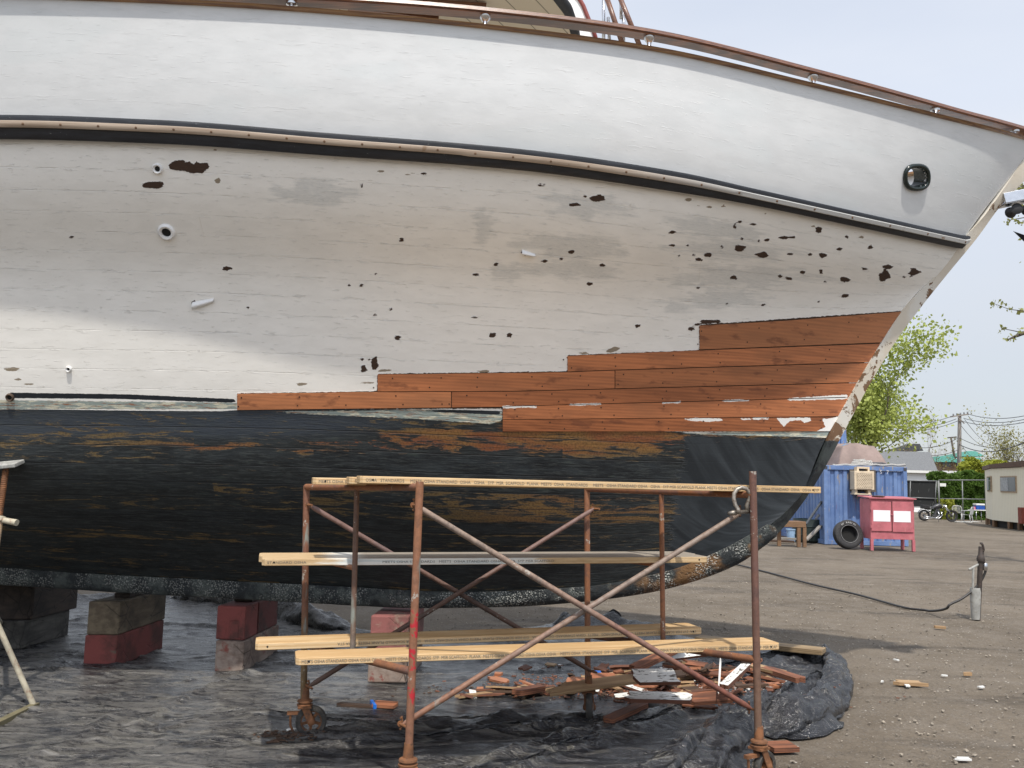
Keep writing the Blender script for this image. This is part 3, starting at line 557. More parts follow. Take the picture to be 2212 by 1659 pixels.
c=M.mix(M.mth('MULTIPLY',M.step(bl,.52,.72),.5),c,(.16,.055,.025)); c=M.mix(M.mth('MULTIPLY',r,.45),c,(.60,.31,.15)); c=M.mix(M.mth('MULTIPLY',M.mth('FRACT',M.mth('MULTIPLY',r,7.3)),.4),c,(.28,.09,.035)); 
gv=M.mth('MULTIPLY_ADD',M.mth('FRACT',M.mth('MULTIPLY',r,3.7)),.42,.74); cg=M.N.new('ShaderNodeCombineXYZ'); [M.lk(gv,cg.inputs[i_]) for i_ in range(3)]; c=M.mix(1.,c,cg.outputs[0],'MULTIPLY'); c=M.mix(M.mth('MULTIPLY',M.step(M.noise(shifted((2.2,5,1)),2.1,4,.6),.56,.68),.55),c,(.12,.038,.02))
c=M.mix(M.step(M.mth('ADD',M.attr('smear'),M.mth('MULTIPLY_ADD',M.noise(shifted((8,22,1)),2.5,4,.7),8.,-4.)),-.3,.4),c,(.80,.79,.76))
M.set(col=c,rough=.5,nor=M.bump(n,.08,.003))
rowsY=[[(1510,702),(1700,691),(1950,671)],[(1225,768),(1507,756),(1908,741)],[(815,808),(1225,803),(1330,799),(1868,783)],[(512,850),(815,846),(1106,845),(1833,827)],[(512,886),(1085,879),(1106,877),(1828,858)],[(1085,906),(1808,900)],[(1085,932),(1790,932)]]
RY=[(lambda q:(lambda x: float(np.interp(x,[a for a,b in q],[b for a,b in q]))))(q) for q in rowsY]
def rabx(y): return float(np.interp(y,[p[1] for p in SR],[p[0] for p in SR]))
smears=[np.array(p,float) for p in ([(1468,905),(1500,902),(1555,903),(1562,908),(1530,911),(1500,909)],[(1676,903),(1748,902),(1752,908),(1735,914),(1728,907),(1706,909),(1692,922),(1684,912)],[(1775,905),(1815,900),(1806,925),(1790,934),(1760,933),(1782,922)],[(1085,876),(1160,876),(1160,880),(1085,882)],[(1230,872),(1300,870),(1300,874),(1230,876)],[(1430,868),(1470,866),(1470,870),(1430,872)],[(1560,864),(1620,862),(1620,866),(1560,868)],[(1700,860),(1830,852),(1830,862),(1700,865)],[(1600,903),(1660,902),(1660,906),(1600,907)])]
def hplank(ra,rb,xa,xb,label):
    nx=max(8,int(((xb or 1950)-xa)/7)); ny=9; top=[];V=[];pxs=[];uv=[]
    for i in range(nx+1):
        for j in range(ny+1):
            s=i/nx; x=xa
            for _ in range(6):
                y=ra(x)+(rb(x)-ra(x))*(.028+.944*j/ny); e=xb-.6 if xb else rabx(y)+1.5; x=xa+.9+(e-xa-1.2)*s
            p,nv=on_hull(x,y,.007); V.append((p,nv,x,y))
    vs=[a[0] for a in V]; idx=lambda i,j:i*(ny+1)+j
    fs=[(idx(i,j),idx(i+1,j),idx(i+1,j+1),idx(i,j+1)) for i in range(nx) for j in range(ny)]
    bd=[idx(i,0) for i in range(nx+1)]+[idx(nx,j) for j in range(1,ny+1)]+[idx(i,ny) for i in range(nx-1,-1,-1)]+[idx(0,j) for j in range(ny-1,0,-1)]
    o=len(vs); vs=vs+[V[k][0]-V[k][1]*.02 for k in bd]; n=len(bd); fs+=[(bd[k],bd[(k+1)%n],o+(k+1)%n,o+k) for k in range(n)]
    ex=[V[k] for k in range(len(V))]+[V[k] for k in bd]
    q=MB(); q.add(vs,fs); nb=len(q.v); pts=[]
    # bunged fastenings
    q.cur=1; xr=(xb or 1850)
    for i in range(max(2,int((xr-xa)/110))+1):
        for t in (.24,.76):
            x=xa+12+i*110+random.uniform(-22,22)
            if xb and x>xb-4: continue
            y=ra(x)+(rb(x)-ra(x))*t
            if not xb and x>rabx(y)-6: continue
            p,nv=on_hull(x,y,.0075); q.lathe(p,nv,[(.006,0),(.006,.0012),(0.,.0013)],8); pts+= [(p,nv,x,y)]*24
    ob=part('hull_plank',q,[mahog.m,simple('bung',(.045,.018,.01),.6)],boat,label=label)
    A=np.array([[e[2],e[3]] for e in ex]+[[e[2],e[3]] for e in pts]); A=A[:len(ob.data.vertices)]
    if len(A)<len(ob.data.vertices): A=np.concatenate([A,np.repeat(A[-1:],len(ob.data.vertices)-len(A),0)])
    ws=np.array([tuple(v.co) for v in ob.data.vertices])+WO[ob.name]; uvset(ob,np.stack([(ws-PC)@un,ws[:,2]*1.1],1)); fattr(ob,'smear',sdf(A[:,0],A[:,1],smears)); return ob
hplank(RY[0],RY[1],1510,None,'topmost new mahogany plank at the stem'); hplank(RY[1],RY[2],1225,None,'second new mahogany plank from the top')
hplank(RY[2],RY[3],815,1328,'third row mahogany plank, aft piece'); hplank(RY[2],RY[3],1328,None,'third row mahogany plank, forward piece')
hplank(RY[3],RY[4],512,975,'fourth row mahogany plank, the piece farthest aft'); hplank(RY[3],RY[4],975,None,'fourth row mahogany plank, forward piece')
hplank(RY[4],RY[5],1085,None,'fifth row mahogany plank smeared with white sealant'); hplank(RY[5],RY[6],1085,None,'lowest new mahogany plank above the dark bottom')
# --- wheelhouse and fittings above the rail
Zr=6.1
sof=NM('perforated_soffit'); M=sof; v=M.coord('Object',rot=(0,0,.5)); x=M.sep(v)[0]; fr2=M.mth('FRACT',M.mth('MULTIPLY',x,4.)); ln=M.step(M.mth('ABSOLUTE',M.mth('SUBTRACT',fr2,.5)),.47,.49); dots=M.mth('SUBTRACT',1.,M.step(M.vor(v,26,rnd=0.),.14,.2))
c=M.mix(M.mth('MULTIPLY',dots,.6),(.50,.42,.31),(.1,.08,.06)); c=M.mix(ln,c,(.14,.12,.09)); M.set(col=c,rough=.6)
edge_=[gz(*p,Zr) for p in ((1160,-70),(1196,0),(1210,18),(1219,30),(1228,55),(1234,75),(1238,100),(1240,140))]
back=[gz(-200,140,Zr),gz(-200,-200,Zr)]
wh=MB(); poly=edge_+back; wh.prism(poly,(0,0,.1)); sofo=part('overhang_roof',wh,sof.m,boat,label='tan perforated roof overhang seen from below')
q=MB(); q.tube([p+[0.02,0,.05] for p in edge_],.06,8); part('edge_trim',q,black_pl(),sofo,smooth=True)
q=MB()
for (a,b,w_) in (((752,12),(947,35),.09),((1050,20),(870,8),.05)):
    A=gz(*a,Zr-.07);B=gz(*b,Zr-.07); q.box((A+B)/2,(np.linalg.norm(B-A),w_,.1),frame(B-A))
part('roof_beam',q,var,sofo)
whs=MB(); wp=[gy(x,y,9.6) for x,y in ((760,60),(1190,110),(1190,40),(760,-20))]; whs.prism(wp,(0,1.4,0)); part('wheelhouse_wall',whs,simple('cream_panel',(.5,.45,.36),.5),boat)
# white windscreen panel with red trim
pl_=[(1226,-30),(1250,-5),(1260,12),(1271,40),(1282,66),(1292,100),(1236,100),(1232,60),(1222,20),(1212,-30)]
q=MB(); q.prism([gy(x,y,8.8) for x,y in pl_],(0,.06,0)); vp=part('windscreen_panel',q,white_b(),boat)
q=MB(); q.tube([gy(x,y,8.79) for x,y in pl_[:6]],.022,8); part('panel_trim',q,simple('red_trim',(.20,.04,.03),.4),vp,smooth=True)
lad=MB()
for (a,b) in (((1304,-20),(1304,92)),((1314,38),(1317,98)),((1347,28),(1347,98)),((1341,-10),(1342,40))): lad.tube([gy(*a,8.5),gy(*b,8.5)],.017,8)
part('ladder_post',lad,steel(),boat,smooth=True)
for (a,b) in (((1309,-10),(1345,96)),((1333,-20),(1384,104))):
    q=MB(); q.tube([gy(*a,8.4),gy(*b,8.4)],.026,8); part('ladder_rail',q,var,boat,smooth=True)
# bow roller and anchor, run out of the frame
q=MB(); A=at_b(2158,436,.0)+nn*.02; B=at_b(2330,400,.0); R_=frame(B-A); L_=np.linalg.norm(B-A)
q.box((A+B)/2+nn*.08,(L_,.012,.09),R_); q.box((A+B)/2-nn*.08,(L_,.012,.09),R_); q.box((A+B)/2-R_[:,2]*.045,(L_,.15,.012),R_)
br=part('bow_roller',q,steel(),boat,bevel=.003)
q=MB(); C_=at_b(2190,455,.0); q.lathe(C_-nn*.07,nn,[(.025,0),(.05,.01),(.035,.07),(.05,.13),(.025,.14)],16); q.lathe(at_b(2225,450,0)-nn*.07,nn,[(.025,0),(.05,.01),(.035,.07),(.05,.13),(.025,.14)],16); part('roller',q,black_pl(),br,smooth=40)
anc=MB(); T0=at_b(2188,499,.0); T1=at_b(2250,520,.12); T2=at_b(2250,520,-.12); T3=at_b(2258,566,0); anc.add([T0,T1,T3,T2],[(0,1,3),(0,2,1),(0,3,2),(1,2,3)]); anc.tube([at_b(2245,530,0),at_b(2290,440,0),at_b(2330,395,0)],[.035,.03,.03],8)
ancho=part('anchor',anc,simple('galvanised_dark',(.035,.04,.05),.45,.4),None,smooth=False); tag(ancho,'dark anchor hanging from the bow roller at the right edge','anchor')
# ================================================================== GROUND
gm=NM('gravel_dirt'); M=gm; v=M.coord('Object'); n=M.noise(v,.35,6,.6); n2=M.noise(v,3.,6,.65); n3=M.noise(v,45,5,.75); vd=M.vor(v,38,out='Color'); vdist=M.vor(v,38)
c=M.mix(M.step(n,.35,.65),(.128,.105,.079),(.19,.158,.121)); c=M.mix(M.mth('MULTIPLY',M.step(M.noise(M.coord('Object',(.25,1.1,1),(0,0,.12)),1.1,5,.65),.52,.68),.8),c,(.072,.061,.050))
c=M.mix(M.mth('MULTIPLY',M.step(n2,.4,.7),.45),c,(.24,.21,.175)); c=M.mix(M.mth('MULTIPLY',M.step(n3,.4,.75),.6),c,(.06,.05,.042))
sel=M.sep(vd)[0]; peb=M.mth('MULTIPLY',M.mth('SUBTRACT',1.,M.step(vdist,.25,.34)),M.step(sel,.55,.6)); c=M.mix(M.mth('MULTIPLY',peb,.8),c,M.mix(M.sep(vd)[1],(.10,.09,.08),(.33,.30,.26)))
vs_=M.vor(v,13,out='Color'); vsd=M.vor(v,13); wh=M.mth('MULTIPLY',M.mth('SUBTRACT',1.,M.step(vsd,.09,.13)),M.step(M.sep(vs_)[0],.58,.60)); c=M.mix(wh,c,(.52,.49,.44))
M.set(col=c,rough=.95,spec=.2,nor=M.bump(M.mth('ADD',M.mth('ADD',n3,M.mth('MULTIPLY',peb,.8)),M.mth('MULTIPLY',n2,1.2)),.8,.02))
gb=MB(); gx_=np.concatenate([[-900,-200,-60],np.linspace(-20,30,101),[60,200,900]]); gyy=np.concatenate([[-60,-10],np.linspace(0,40,81),[60,120,300,1200]])
X,Y=np.meshgrid(gx_,gyy); Z=.02*fbm(X*.35,Y*.35,3)*((X>-19)&(X<29)&(Y>9)&(Y<39)); gr=part('ground',gb.grid(np.stack([X,Y,Z-.012],-1)) and gb,gm.m,None,smooth=True,origin=(0,0,0)); struct(gr)
# loose stones near the camera: nobody could count them
def stones(name,n,xr,yr,size,mat,label,keepf=None):
    ico=np.array([(0,0,1),(.894,0,.447),(.276,.851,.447),(-.724,.526,.447),(-.724,-.526,.447),(.276,-.851,.447),(.724,.526,-.447),(-.276,.851,-.447),(-.894,0,-.447),(-.276,-.851,-.447),(.724,-.526,-.447),(0,0,-1)])
    tri=np.array([(0,1,2),(0,2,3),(0,3,4),(0,4,5),(0,5,1),(1,6,2),(2,7,3),(3,8,4),(4,9,5),(5,10,1),(6,7,2),(7,8,3),(8,9,4),(9,10,5),(10,6,1),(11,7,6),(11,8,7),(11,9,8),(11,10,9),(11,6,10)])
    x=rng.uniform(*xr,n*3); y=yr[0]+(yr[1]-yr[0])*rng.random(n*3)**1.5
    if keepf is not None: k=keepf(x,y); x=x[k];y=y[k]
    x=x[:n];y=y[:n]; n=len(x); s=size*(.35+rng.random(n)**3*1.6); V=ico[None]*(1+.35*rng.standard_normal((n,12,1)))*s[:,None,None]*np.stack([np.ones(n),.7+.5*rng.random(n),.5*np.ones(n)],1)[:,None]
    a=rng.random(n)*6.28; ca,sa_=np.cos(a)[:,None],np.sin(a)[:,None]; VX=V[...,0]*ca-V[...,1]*sa_; VY=V[...,0]*sa_+V[...,1]*ca
    P=np.stack([VX+x[:,None],VY+y[:,None],V[...,2]+s[:,None]*.12],-1).reshape(-1,3); Fq=(tri[None]+12*np.arange(n)[:,None,None]).reshape(-1,3)
    o=npmesh(name,P,Fq,mat,None,smooth=False); o['kind']='stuff'; o['label']=label; o['category']='gravel'; return o
# ================================================================== PLASTIC SHEETING
TP=[(-900,1288),(-400,1290),(0,1292),(170,1293),(340,1291),(480,1310),(620,1340),(760,1366),(900,1376),(1060,1366),(1213,1346),(1340,1344),(1440,1366),(1520,1382),(1640,1398),(1800,1415),(1822,1440),(1827,1490),(1826,1545),(1800,1578),(1740,1592),(1670,1580),(1645,1600),(1628,1665),(1600,1800),(1580,2300),(-900,2300)]
tg=np.array([gz(*p)[:2] for p in TP])
def tin(x,y,w=.0):
    sh=np.shape(x); x=np.ravel(x)+.0; y=np.ravel(y)
    return sdf(x*100,y*100,[tg*100]).reshape(sh)/100
folds=[([(560,1450),(440,1488),(340,1545),(280,1582),(210,1600)],.035,.05),([(245,1548),(150,1610),(60,1645),(-50,1680)],.03,.05),([(-300,1443),(0,1447),(250,1448),(480,1456),(640,1462)],.03,.07),([(690,1590),(900,1580),(1100,1566),(1270,1553)],.05,.05),([(700,1612),(950,1600),(1150,1580),(1300,1562)],.045,.04),([(900,1700),(1100,1640),(1300,1580),(1480,1520)],.05,.06),([(1000,1720),(1250,1625),(1440,1560),(1600,1500)],.05,.06),([(1240,1760),(1480,1650),(1590,1580),(1650,1545)],.06,.08),([(1480,1800),(1560,1690),(1600,1600),(1650,1560)],.05,.06),([(1340,1800),(1520,1640),(1640,1500)],.06,.06),([(600,1800),(300,1700),(-100,1720)],.03,.08),
 ([(1645,1555),(1700,1500),(1760,1470),(1812,1455)],.06,.10),([(1650,1580),(1730,1560),(1800,1530),(1824,1495)],.08,.09),([(1700,1584),(1770,1572),(1815,1545)],.05,.06),([(1560,1470),(1680,1440),(1790,1425)],.10,.09),([(1820,1430),(1822,1470),(1823,1520)],.08,.08),([(620,1345),(760,1368),(900,1378)],.07,.10),([(340,1296),(480,1318),(620,1345)],.09,.13),([(-400,1296),(0,1299),(340,1298)],.12,.12),([(1200,1350),(1340,1350),(1450,1372)],.12,.10),([(1180,1418),(1330,1410),(1480,1402)],.09,.12)]
fpts=[(np.array([gz(*p)[:2] for p in f]),a,w) for f,a,w in folds]
def segd(x,y,P):
    d=np.full(np.shape(x),1e9)
    for a,b in zip(P[:-1],P[1:]):
        e=b-a; t=np.clip(((x-a[0])*e[0]+(y-a[1])*e[1])/(e@e),0,1); d=np.minimum(d,np.hypot(x-a[0]-t*e[0],y-a[1]-t*e[1]))
    return d
CREASE=[]
rc=np.random.default_rng(5)
for k_ in range(75):
    p_=np.array([rc.uniform(-6,4.6),rc.uniform(3.4,10.5)]); an=rc.normal(.08,.3) if rc.random()<.72 else rc.normal(.9,.3); L_=rc.uniform(.7,3.2); d_=np.array([math.cos(an),math.sin(an)]); CREASE.append(((p_-d_*L_/2,p_+d_*L_/2,rc.normal()*.25,rc.uniform(.025,.07)),rc.uniform(.008,.03)))
for k_ in range(230):
    p_=np.array([rc.uniform(-5,3.6),3.2+6.5*rc.random()**1.5]); an=rc.normal(.05,.35) if rc.random()<.75 else rc.normal(1.,.4); L_=rc.uniform(.25,1.1); d_=np.array([math.cos(an),math.sin(an)]); CREASE.append(((p_-d_*L_/2,p_+d_*L_/2,rc.normal()*.2,rc.uniform(.02,.035)),rc.uniform(.008,.022)))
def tarp_h(x,y):
    x=np.asarray(x,float); y=np.asarray(y,float)
    w1=fbm(x*.9,y*.9,2)*.35; w2=fbm(x*.9+9,y*.9+4,2)*.35
    r1=ridged((x+w1)*.6,(y+w2)*1.7,2); r2=ridged((x*.8+y*.6+w2)*1.6,(y*.8-x*.5+w1)*3.2,2)
    lf=1.5-1.1*np.clip((x+.5)/1.,0,1)
    h=.03+lf*(.020*np.clip(r1,0,1)**3+.012*np.clip(r2,0,1)**3+.024*fbm(x*.6,y*.6,2))+.006*fbm(x*5,y*9,2)
    for c_,a_ in CREASE:
        e_=c_[1]-c_[0]; L_=np.hypot(*e_); e_=e_/L_; tt=(x-c_[0][0])*e_[0]+(y-c_[0][1])*e_[1]; nn_=-(x-c_[0][0])*e_[1]+(y-c_[0][1])*e_[0]+.10*w1+c_[2]*(tt/L_)*(1-tt/L_); f=np.exp(-np.abs(nn_)/np.where(nn_>0,c_[3],c_[3]*.35))*np.clip(np.minimum(tt,L_-tt)/.35,0,1); h=h+a_*f
    rt=np.clip((x-1.2)/1.2,0,1)*np.clip((9.-y)/2,0,1); h=h+rt*.05*ridged(x*1.7+w1,y*1.7-w2,3)
    wob=.06*fbm(x*2.2+3,y*2.2,3)
    for P,a,w in fpts:
        d=np.abs(segd(x,y,P)+wob); f=np.exp(-(d/w)**1.3); h=h+a*f*(.75+.5*ridged(x*3+1,y*3,2))*.8
    return np.maximum(h-.022,.006)
xs_=np.arange(-7.2,5.2,.018); ys_=np.arange(2.7,12.2,.018); X,Y=np.meshgrid(xs_,ys_,indexing='ij'); Dn=tin(X,Y)+.03*fbm(X*3,Y*3,2); Hh=tarp_h(X,Y)*np.clip(Dn/.13+.08,0,1)
# crumpled plastic drapes sideways as well
X2=X+.02*fbm(X*6,Y*6,2); Y2=Y+.02*fbm(X*6+7,Y*6,2)
inside=Dn>0; nx_,ny_=X.shape; q=np.arange(nx_*ny_).reshape(nx_,ny_); ok=inside[:-1,:-1]&inside[1:,:-1]&inside[1:,1:]&inside[:-1,1:]
Q=np.stack([q[:-1,:-1][ok],q[1:,:-1][ok],q[1:,1:][ok],q[:-1,1:][ok]],1); us=np.unique(Q); mp=np.full(nx_*ny_,-1); mp[us]=np.arange(len(us))
TV=np.stack([X2.ravel()[us],Y2.ravel()[us],Hh.ravel()[us]],1); TQ=[mp[Q]]
def smoothc(P,n):
    P=np.array(P); t=np.arange(len(P)); tt=np.linspace(0,len(P)-1,n); return np.stack([pchip(t,P[:,k],tt) for k in range(2)],1)
STR=[([(1480,1740),(1555,1640),(1615,1570),(1650,1520)],.08,.2),([(1635,1580),(1690,1530),(1740,1492),(1790,1470)],.09,.22),([(1650,1590),(1720,1572),(1778,1545),(1806,1500),(1806,1452)],.13,.24),([(1690,1592),(1755,1580),(1800,1556)],.09,.22),([(1802,1505),(1808,1462),(1798,1432),(1765,1428)],.13,.2),([(1545,1446),(1680,1428),(1800,1432)],.10,.2),([(380,1300),(480,1312),(560,1328),(640,1347),(770,1368)],.22,.34),([(1195,1354),(1270,1346),(1345,1350)],.11,.26),([(1340,1770),(1470,1650),(1580,1560)],.09,.2),([(640,1625),(900,1600),(1150,1575),(1290,1560)],.035,.16),([(600,1600),(860,1588),(1120,1566),(1265,1552)],.035,.17),([(1010,1720),(1200,1630),(1400,1560),(1560,1500)],.04,.16),([(900,1760),(1080,1660),(1300,1590)],.05,.16)]
for k_,(f_,a_,w_) in enumerate(STR):
    n_=150; m_=26; P_=smoothc([gz(*p)[:2] for p in f_],n_); T_=np.gradient(P_,axis=0); T_/=np.linalg.norm(T_,axis=1)[:,None]; Nn=np.stack([-T_[:,1],T_[:,0]],1); s_=np.linspace(0,1,n_)[:,None]; t_=np.linspace(0,1,m_)[None]
    L_=np.cumsum(np.r_[0,np.linalg.norm(np.diff(P_,axis=0),axis=1)])[:,None]; env=np.clip(np.minimum(s_,1-s_)*7,0,1)**.7
    sk=.28*np.sin(2*np.pi*t_)*(1 if k_%2 else -1)+.18*fbm(L_*3+k_*7+0*t_,t_*2.5+0*L_,3)
    dd_=w_*((t_-.5)+sk*.8)*(.7+.3*env); hh__=a_*np.sin(np.pi*t_)**.8*env*(.75+.6*fbm(L_*2.3+k_*3,0*t_+.3,3))+a_*(.35*fbm(L_*4+k_,t_*3+0*L_,2)+.35*np.clip(ridged(L_*3.1+k_*2,t_*2.2+.8*L_,2),0,1)**2-.2)*np.sin(np.pi*t_)*env
    XX=P_[:,:1]+Nn[:,:1]*dd_; YY=P_[:,1:]+Nn[:,1:]*dd_; ZZ=tarp_h(XX,YY)*np.clip(tin(XX,YY)/.13+.08,0,1)+hh__-.012*(1-np.sin(np.pi*t_)*env); ZZ=np.maximum(ZZ,.003)
    o_=len(TV); TV=np.concatenate([TV,np.stack([XX,YY,ZZ],-1).reshape(-1,3)]); q_=np.arange(n_*m_).reshape(n_,m_)+o_; TQ.append(np.stack([q_[:-1,:-1],q_[1:,:-1],q_[1:,1:],q_[:-1,1:]],-1).reshape(-1,4))
TQ=np.concatenate(TQ)
tm=NM('black_plastic_sheet'); M=tm; v=M.coord('Object'); n=M.noise(v,1.3,6,.65,.4); n2=M.noise(M.coord('Object',(1,3.2,1)),5,8,.74,1.0); n3=M.noise(v,60,4,.7); x=M.sep(v)[0]
dust=M.step(M.mth('ADD',M.mth('ADD',M.mth('MULTIPLY',n,.5),M.mth('MULTIPLY',n2,.55)),M.mth('MULTIPLY',M.step(x,.6,-1.6),.10)),.50,.62)
dust=M.mth('MULTIPLY',dust,M.mth('MULTIPLY_ADD',M.step(x,2.2,-.8),.75,.25)); dust=M.mth('MULTIPLY',dust,M.mth('MULTIPLY_ADD',n3,.6,.42))
dl=M.mth('MULTIPLY_ADD',M.step(x,.6,-2.2),.9,.10); df=M.step(M.mth('ADD',M.mth('MULTIPLY',M.noise(M.coord('Object',(1,2.6,1),(0,0,.25)),2.6,8,.72,1.4),.6),M.mth('MULTIPLY',M.noise(M.coord('Object',(1,3.,1),(0,0,-.1)),13,5,.7,.8),.4)),.40,.60); dust=M.mth('MULTIPLY',M.mth('MULTIPLY_ADD',dust,.55,.3),M.mth('MULTIPLY',dl,df)); c=M.mix(dust,(.016,.017,.021),(.185,.175,.16)); cl=M.noise(M.coord('Object',(1,2.8,1),(0,0,.1)),2.6,5,.6,1.2); ln=M.mth('SUBTRACT',1.,M.step(M.mth('ABSOLUTE',M.mth('SUBTRACT',cl,.5)),.002,.018)); c=M.mix(M.mth('MULTIPLY',M.mth('MULTIPLY',ln,M.step(n,.4,.6)),.6),c,(.19,.18,.155)); c=M.mix(M.mth('MULTIPLY',M.mth('MULTIPLY',M.step(M.ridge(M.coord('Object',(1,2.4,1),(0,0,.08)),1.7,4,.55,.5),1.1,1.7),M.step(x,2.4,-.5)),.4),c,(.20,.19,.165)); rg=M.ridge(M.coord('Object',(1,2.4,1),(0,0,.08)),1.7,4,.55,.5); rg2=M.ridge(M.coord('Object',(1,1.9,1),(0,0,.9)),1.4,4,.55,.6); wr=M.mth('ADD',M.step(rg,.5,1.6),M.mth('MULTIPLY',M.step(rg2,.6,1.7),.6)); wr2=M.vor(M.coord('Object',(1,1.6,1)),7,'DISTANCE_TO_EDGE')
wl_=M.noise(M.coord('Object',(1.2,5,1),(0,0,.1)),3.2,4,.6,1.5); M.set(col=c,spec=.62,rough=M.mix(dust,(.15,.15,.15),(.58,.58,.58)),nor=M.bump(M.mth('ADD',M.mth('MULTIPLY',wr,.6),M.mth('ADD',M.mth('MULTIPLY',M.mth('ABSOLUTE',M.mth('SUBTRACT',wl_,.5)),.6),M.mth('ADD',M.mth('MULTIPLY',M.noise(M.coord('Object',(1,1.7,1),(0,0,.2)),26,4,.65,1.6),.5),M.mth('MULTIPLY',M.step(wr2,.0,.10),.08)))),.85,.03))
tarp=npmesh('plastic_sheet',TV,TQ,tm.m,None,True); tag(tarp,'crumpled dusty black plastic sheeting spread on the ground under the boat','plastic sheet')
stones('loose_gravel',11000,(-1,11),(4.5,17),.008,simple('stone',(.27,.235,.19),.9,var=.6,scale=2.),'small loose stones on the dirt yard',lambda x,y:tin(x,y)<-.02)
# ================================================================== SCAFFOLD
pipe=mat_pipe(); pN1=mat_pipe('orange_brown_pipe',(.34,.15,.075),(.29,.13,.065),red=(.5,.98)); pN2=mat_pipe('purple_brown_pipe',(.125,.065,.058),(.135,.10,.07),.2,1.1,.7); pF1=mat_pipe('olive_orange_pipe',(.20,.085,.05),(.17,.13,.05),.5,.9,.62); pIn=mat_pipe('grey_pipe',(.12,.08,.062),(.17,.19,.175),.6,1.1,.58); pBA=mat_pipe('tan_brace',(.33,.27,.22),(.20,.065,.05),.5,1.3,.66); pBB=mat_pipe('grey_tan_brace',(.27,.235,.2),(.25,.11,.06),.3,1.2,.62); pBC=mat_pipe('mauve_brace',(.17,.12,.12),(.07,.055,.05),.7,1.3,.7)
PM=dict(N1=pN1,N2=pN2,F1=pF1,F2=pipe)
rust=simple('orange_rust',(.20,.085,.035),.75,var=.4,scale=14,dirt=(.06,.035,.025),bump=.3)
g_={k:gz(*p) for k,p in dict(N1=(878,1742),F1=(655,1594),N2=(1640,1692),F2=(1270,1557)).items()}
top={'N1':(907,1040),'F1':(662,1049),'N2':(1626,1018),'F2':(1268,1053)}
sc=thing('rolling_scaffold',(.1,5.6,0),'rusty steel rolling scaffold on casters standing on the plastic sheet by the bow','scaffold')
POST={}
for k in g_:
    T=gy(*top[k],g_[k][1]); B=g_[k]+(T-g_[k])*(.215/T[2]); POST[k]=(B,T); m=MB(); m.tube([B,T],.0215,14); part('post',m,PM[k],sc,smooth=50)
def onp(k,py):   # point on post k at picture row py
    B,T=POST[k]; lo,hi=0,1
    for _ in range(40):
        md=(lo+hi)/2
        if proj(B+(T-B)*md)[1]>py: lo=md
        else: hi=md
    return B+(T-B)*lo
bars={}
for a,b,ta,tb,la,lb in (('N1','F1',1052,1052,1451,1392),('N2','F2',1069,1056,1425,1372)):
    A,B=onp(a,ta),onp(b,tb); m=MB(); m.tube([A,B],.0215,14); part('top_bar',m,pipe,sc,smooth=50); bars[a]=(A,B)
    A2,B2=onp(a,la),onp(b,lb); m=MB(); m.tube([A2,B2],.0215,14); part('lower_bar',m,pipe,sc,smooth=50)
    A3,B3=(A+B)/2,(A2+B2)/2; m=MB(); m.tube([A3,B3],.0165,12); part('inner_post',m,pIn if a=='N1' else pipe,sc,smooth=50)
    z=zat(A3[0],A3[1],0,1227 if a=='N1' else 1221); t=(z-B3[2])/(A3[2]-B3[2]); p=B3+(A3-B3)*t; f=np.array([POST[b][0][0],POST[b][0][1],z]); m=MB(); m.tube([p,f],.0165,12); part('ladder_bar',m,pipe,sc,smooth=50)
    # pins and gravity locks
W_=(g_['F1']-g_['N1'])[:2]; W_=np.array([*W_,0])/np.linalg.norm(W_)
LD=(g_['N2']-g_['N1']); LD[2]=0; LEN=np.linalg.norm(LD); LD/=LEN
def brace(A,B,inset,pipe):
    m=MB(); A=A+inset; B=B+inset; d=(B-A)/np.linalg.norm(B-A); n=np.cross(d,W_); L=np.linalg.norm(B-A)
    pts=[A,A+d*.05,A+d*.11,B-d*.11,B-d*.05,B]; m.tube(pts,[.008,.017,.0165,.0165,.017,.008],12); part('cross_brace',m,pipe,sc,smooth=50)
    for P in (A,B):
        q=MB(); q.lathe(P-W_*.03,W_,[(.008,-.03),(.008,.05),(.016,.05),(.016,.056)],10); q.tube([P+W_*.02+[0,0,.03],P+W_*.04+[.015,0,.034],P+W_*.04+[.02,0,-.01],P+W_*.02+[0,0,-.03]],.006,6); part('pin',q,rust,sc,smooth=50)
off=W_*.045
brace(onp('N1',1092),onp('N2',1535),off,pBA); brace(onp('N2',1106),onp('N1',1574),off*1.9,pBB)
brace(onp('F1',1090),onp('F2',1447),-off*.9,pBC); brace(onp('F2',1098),onp('F1',1478),-off*1.8,pBC)
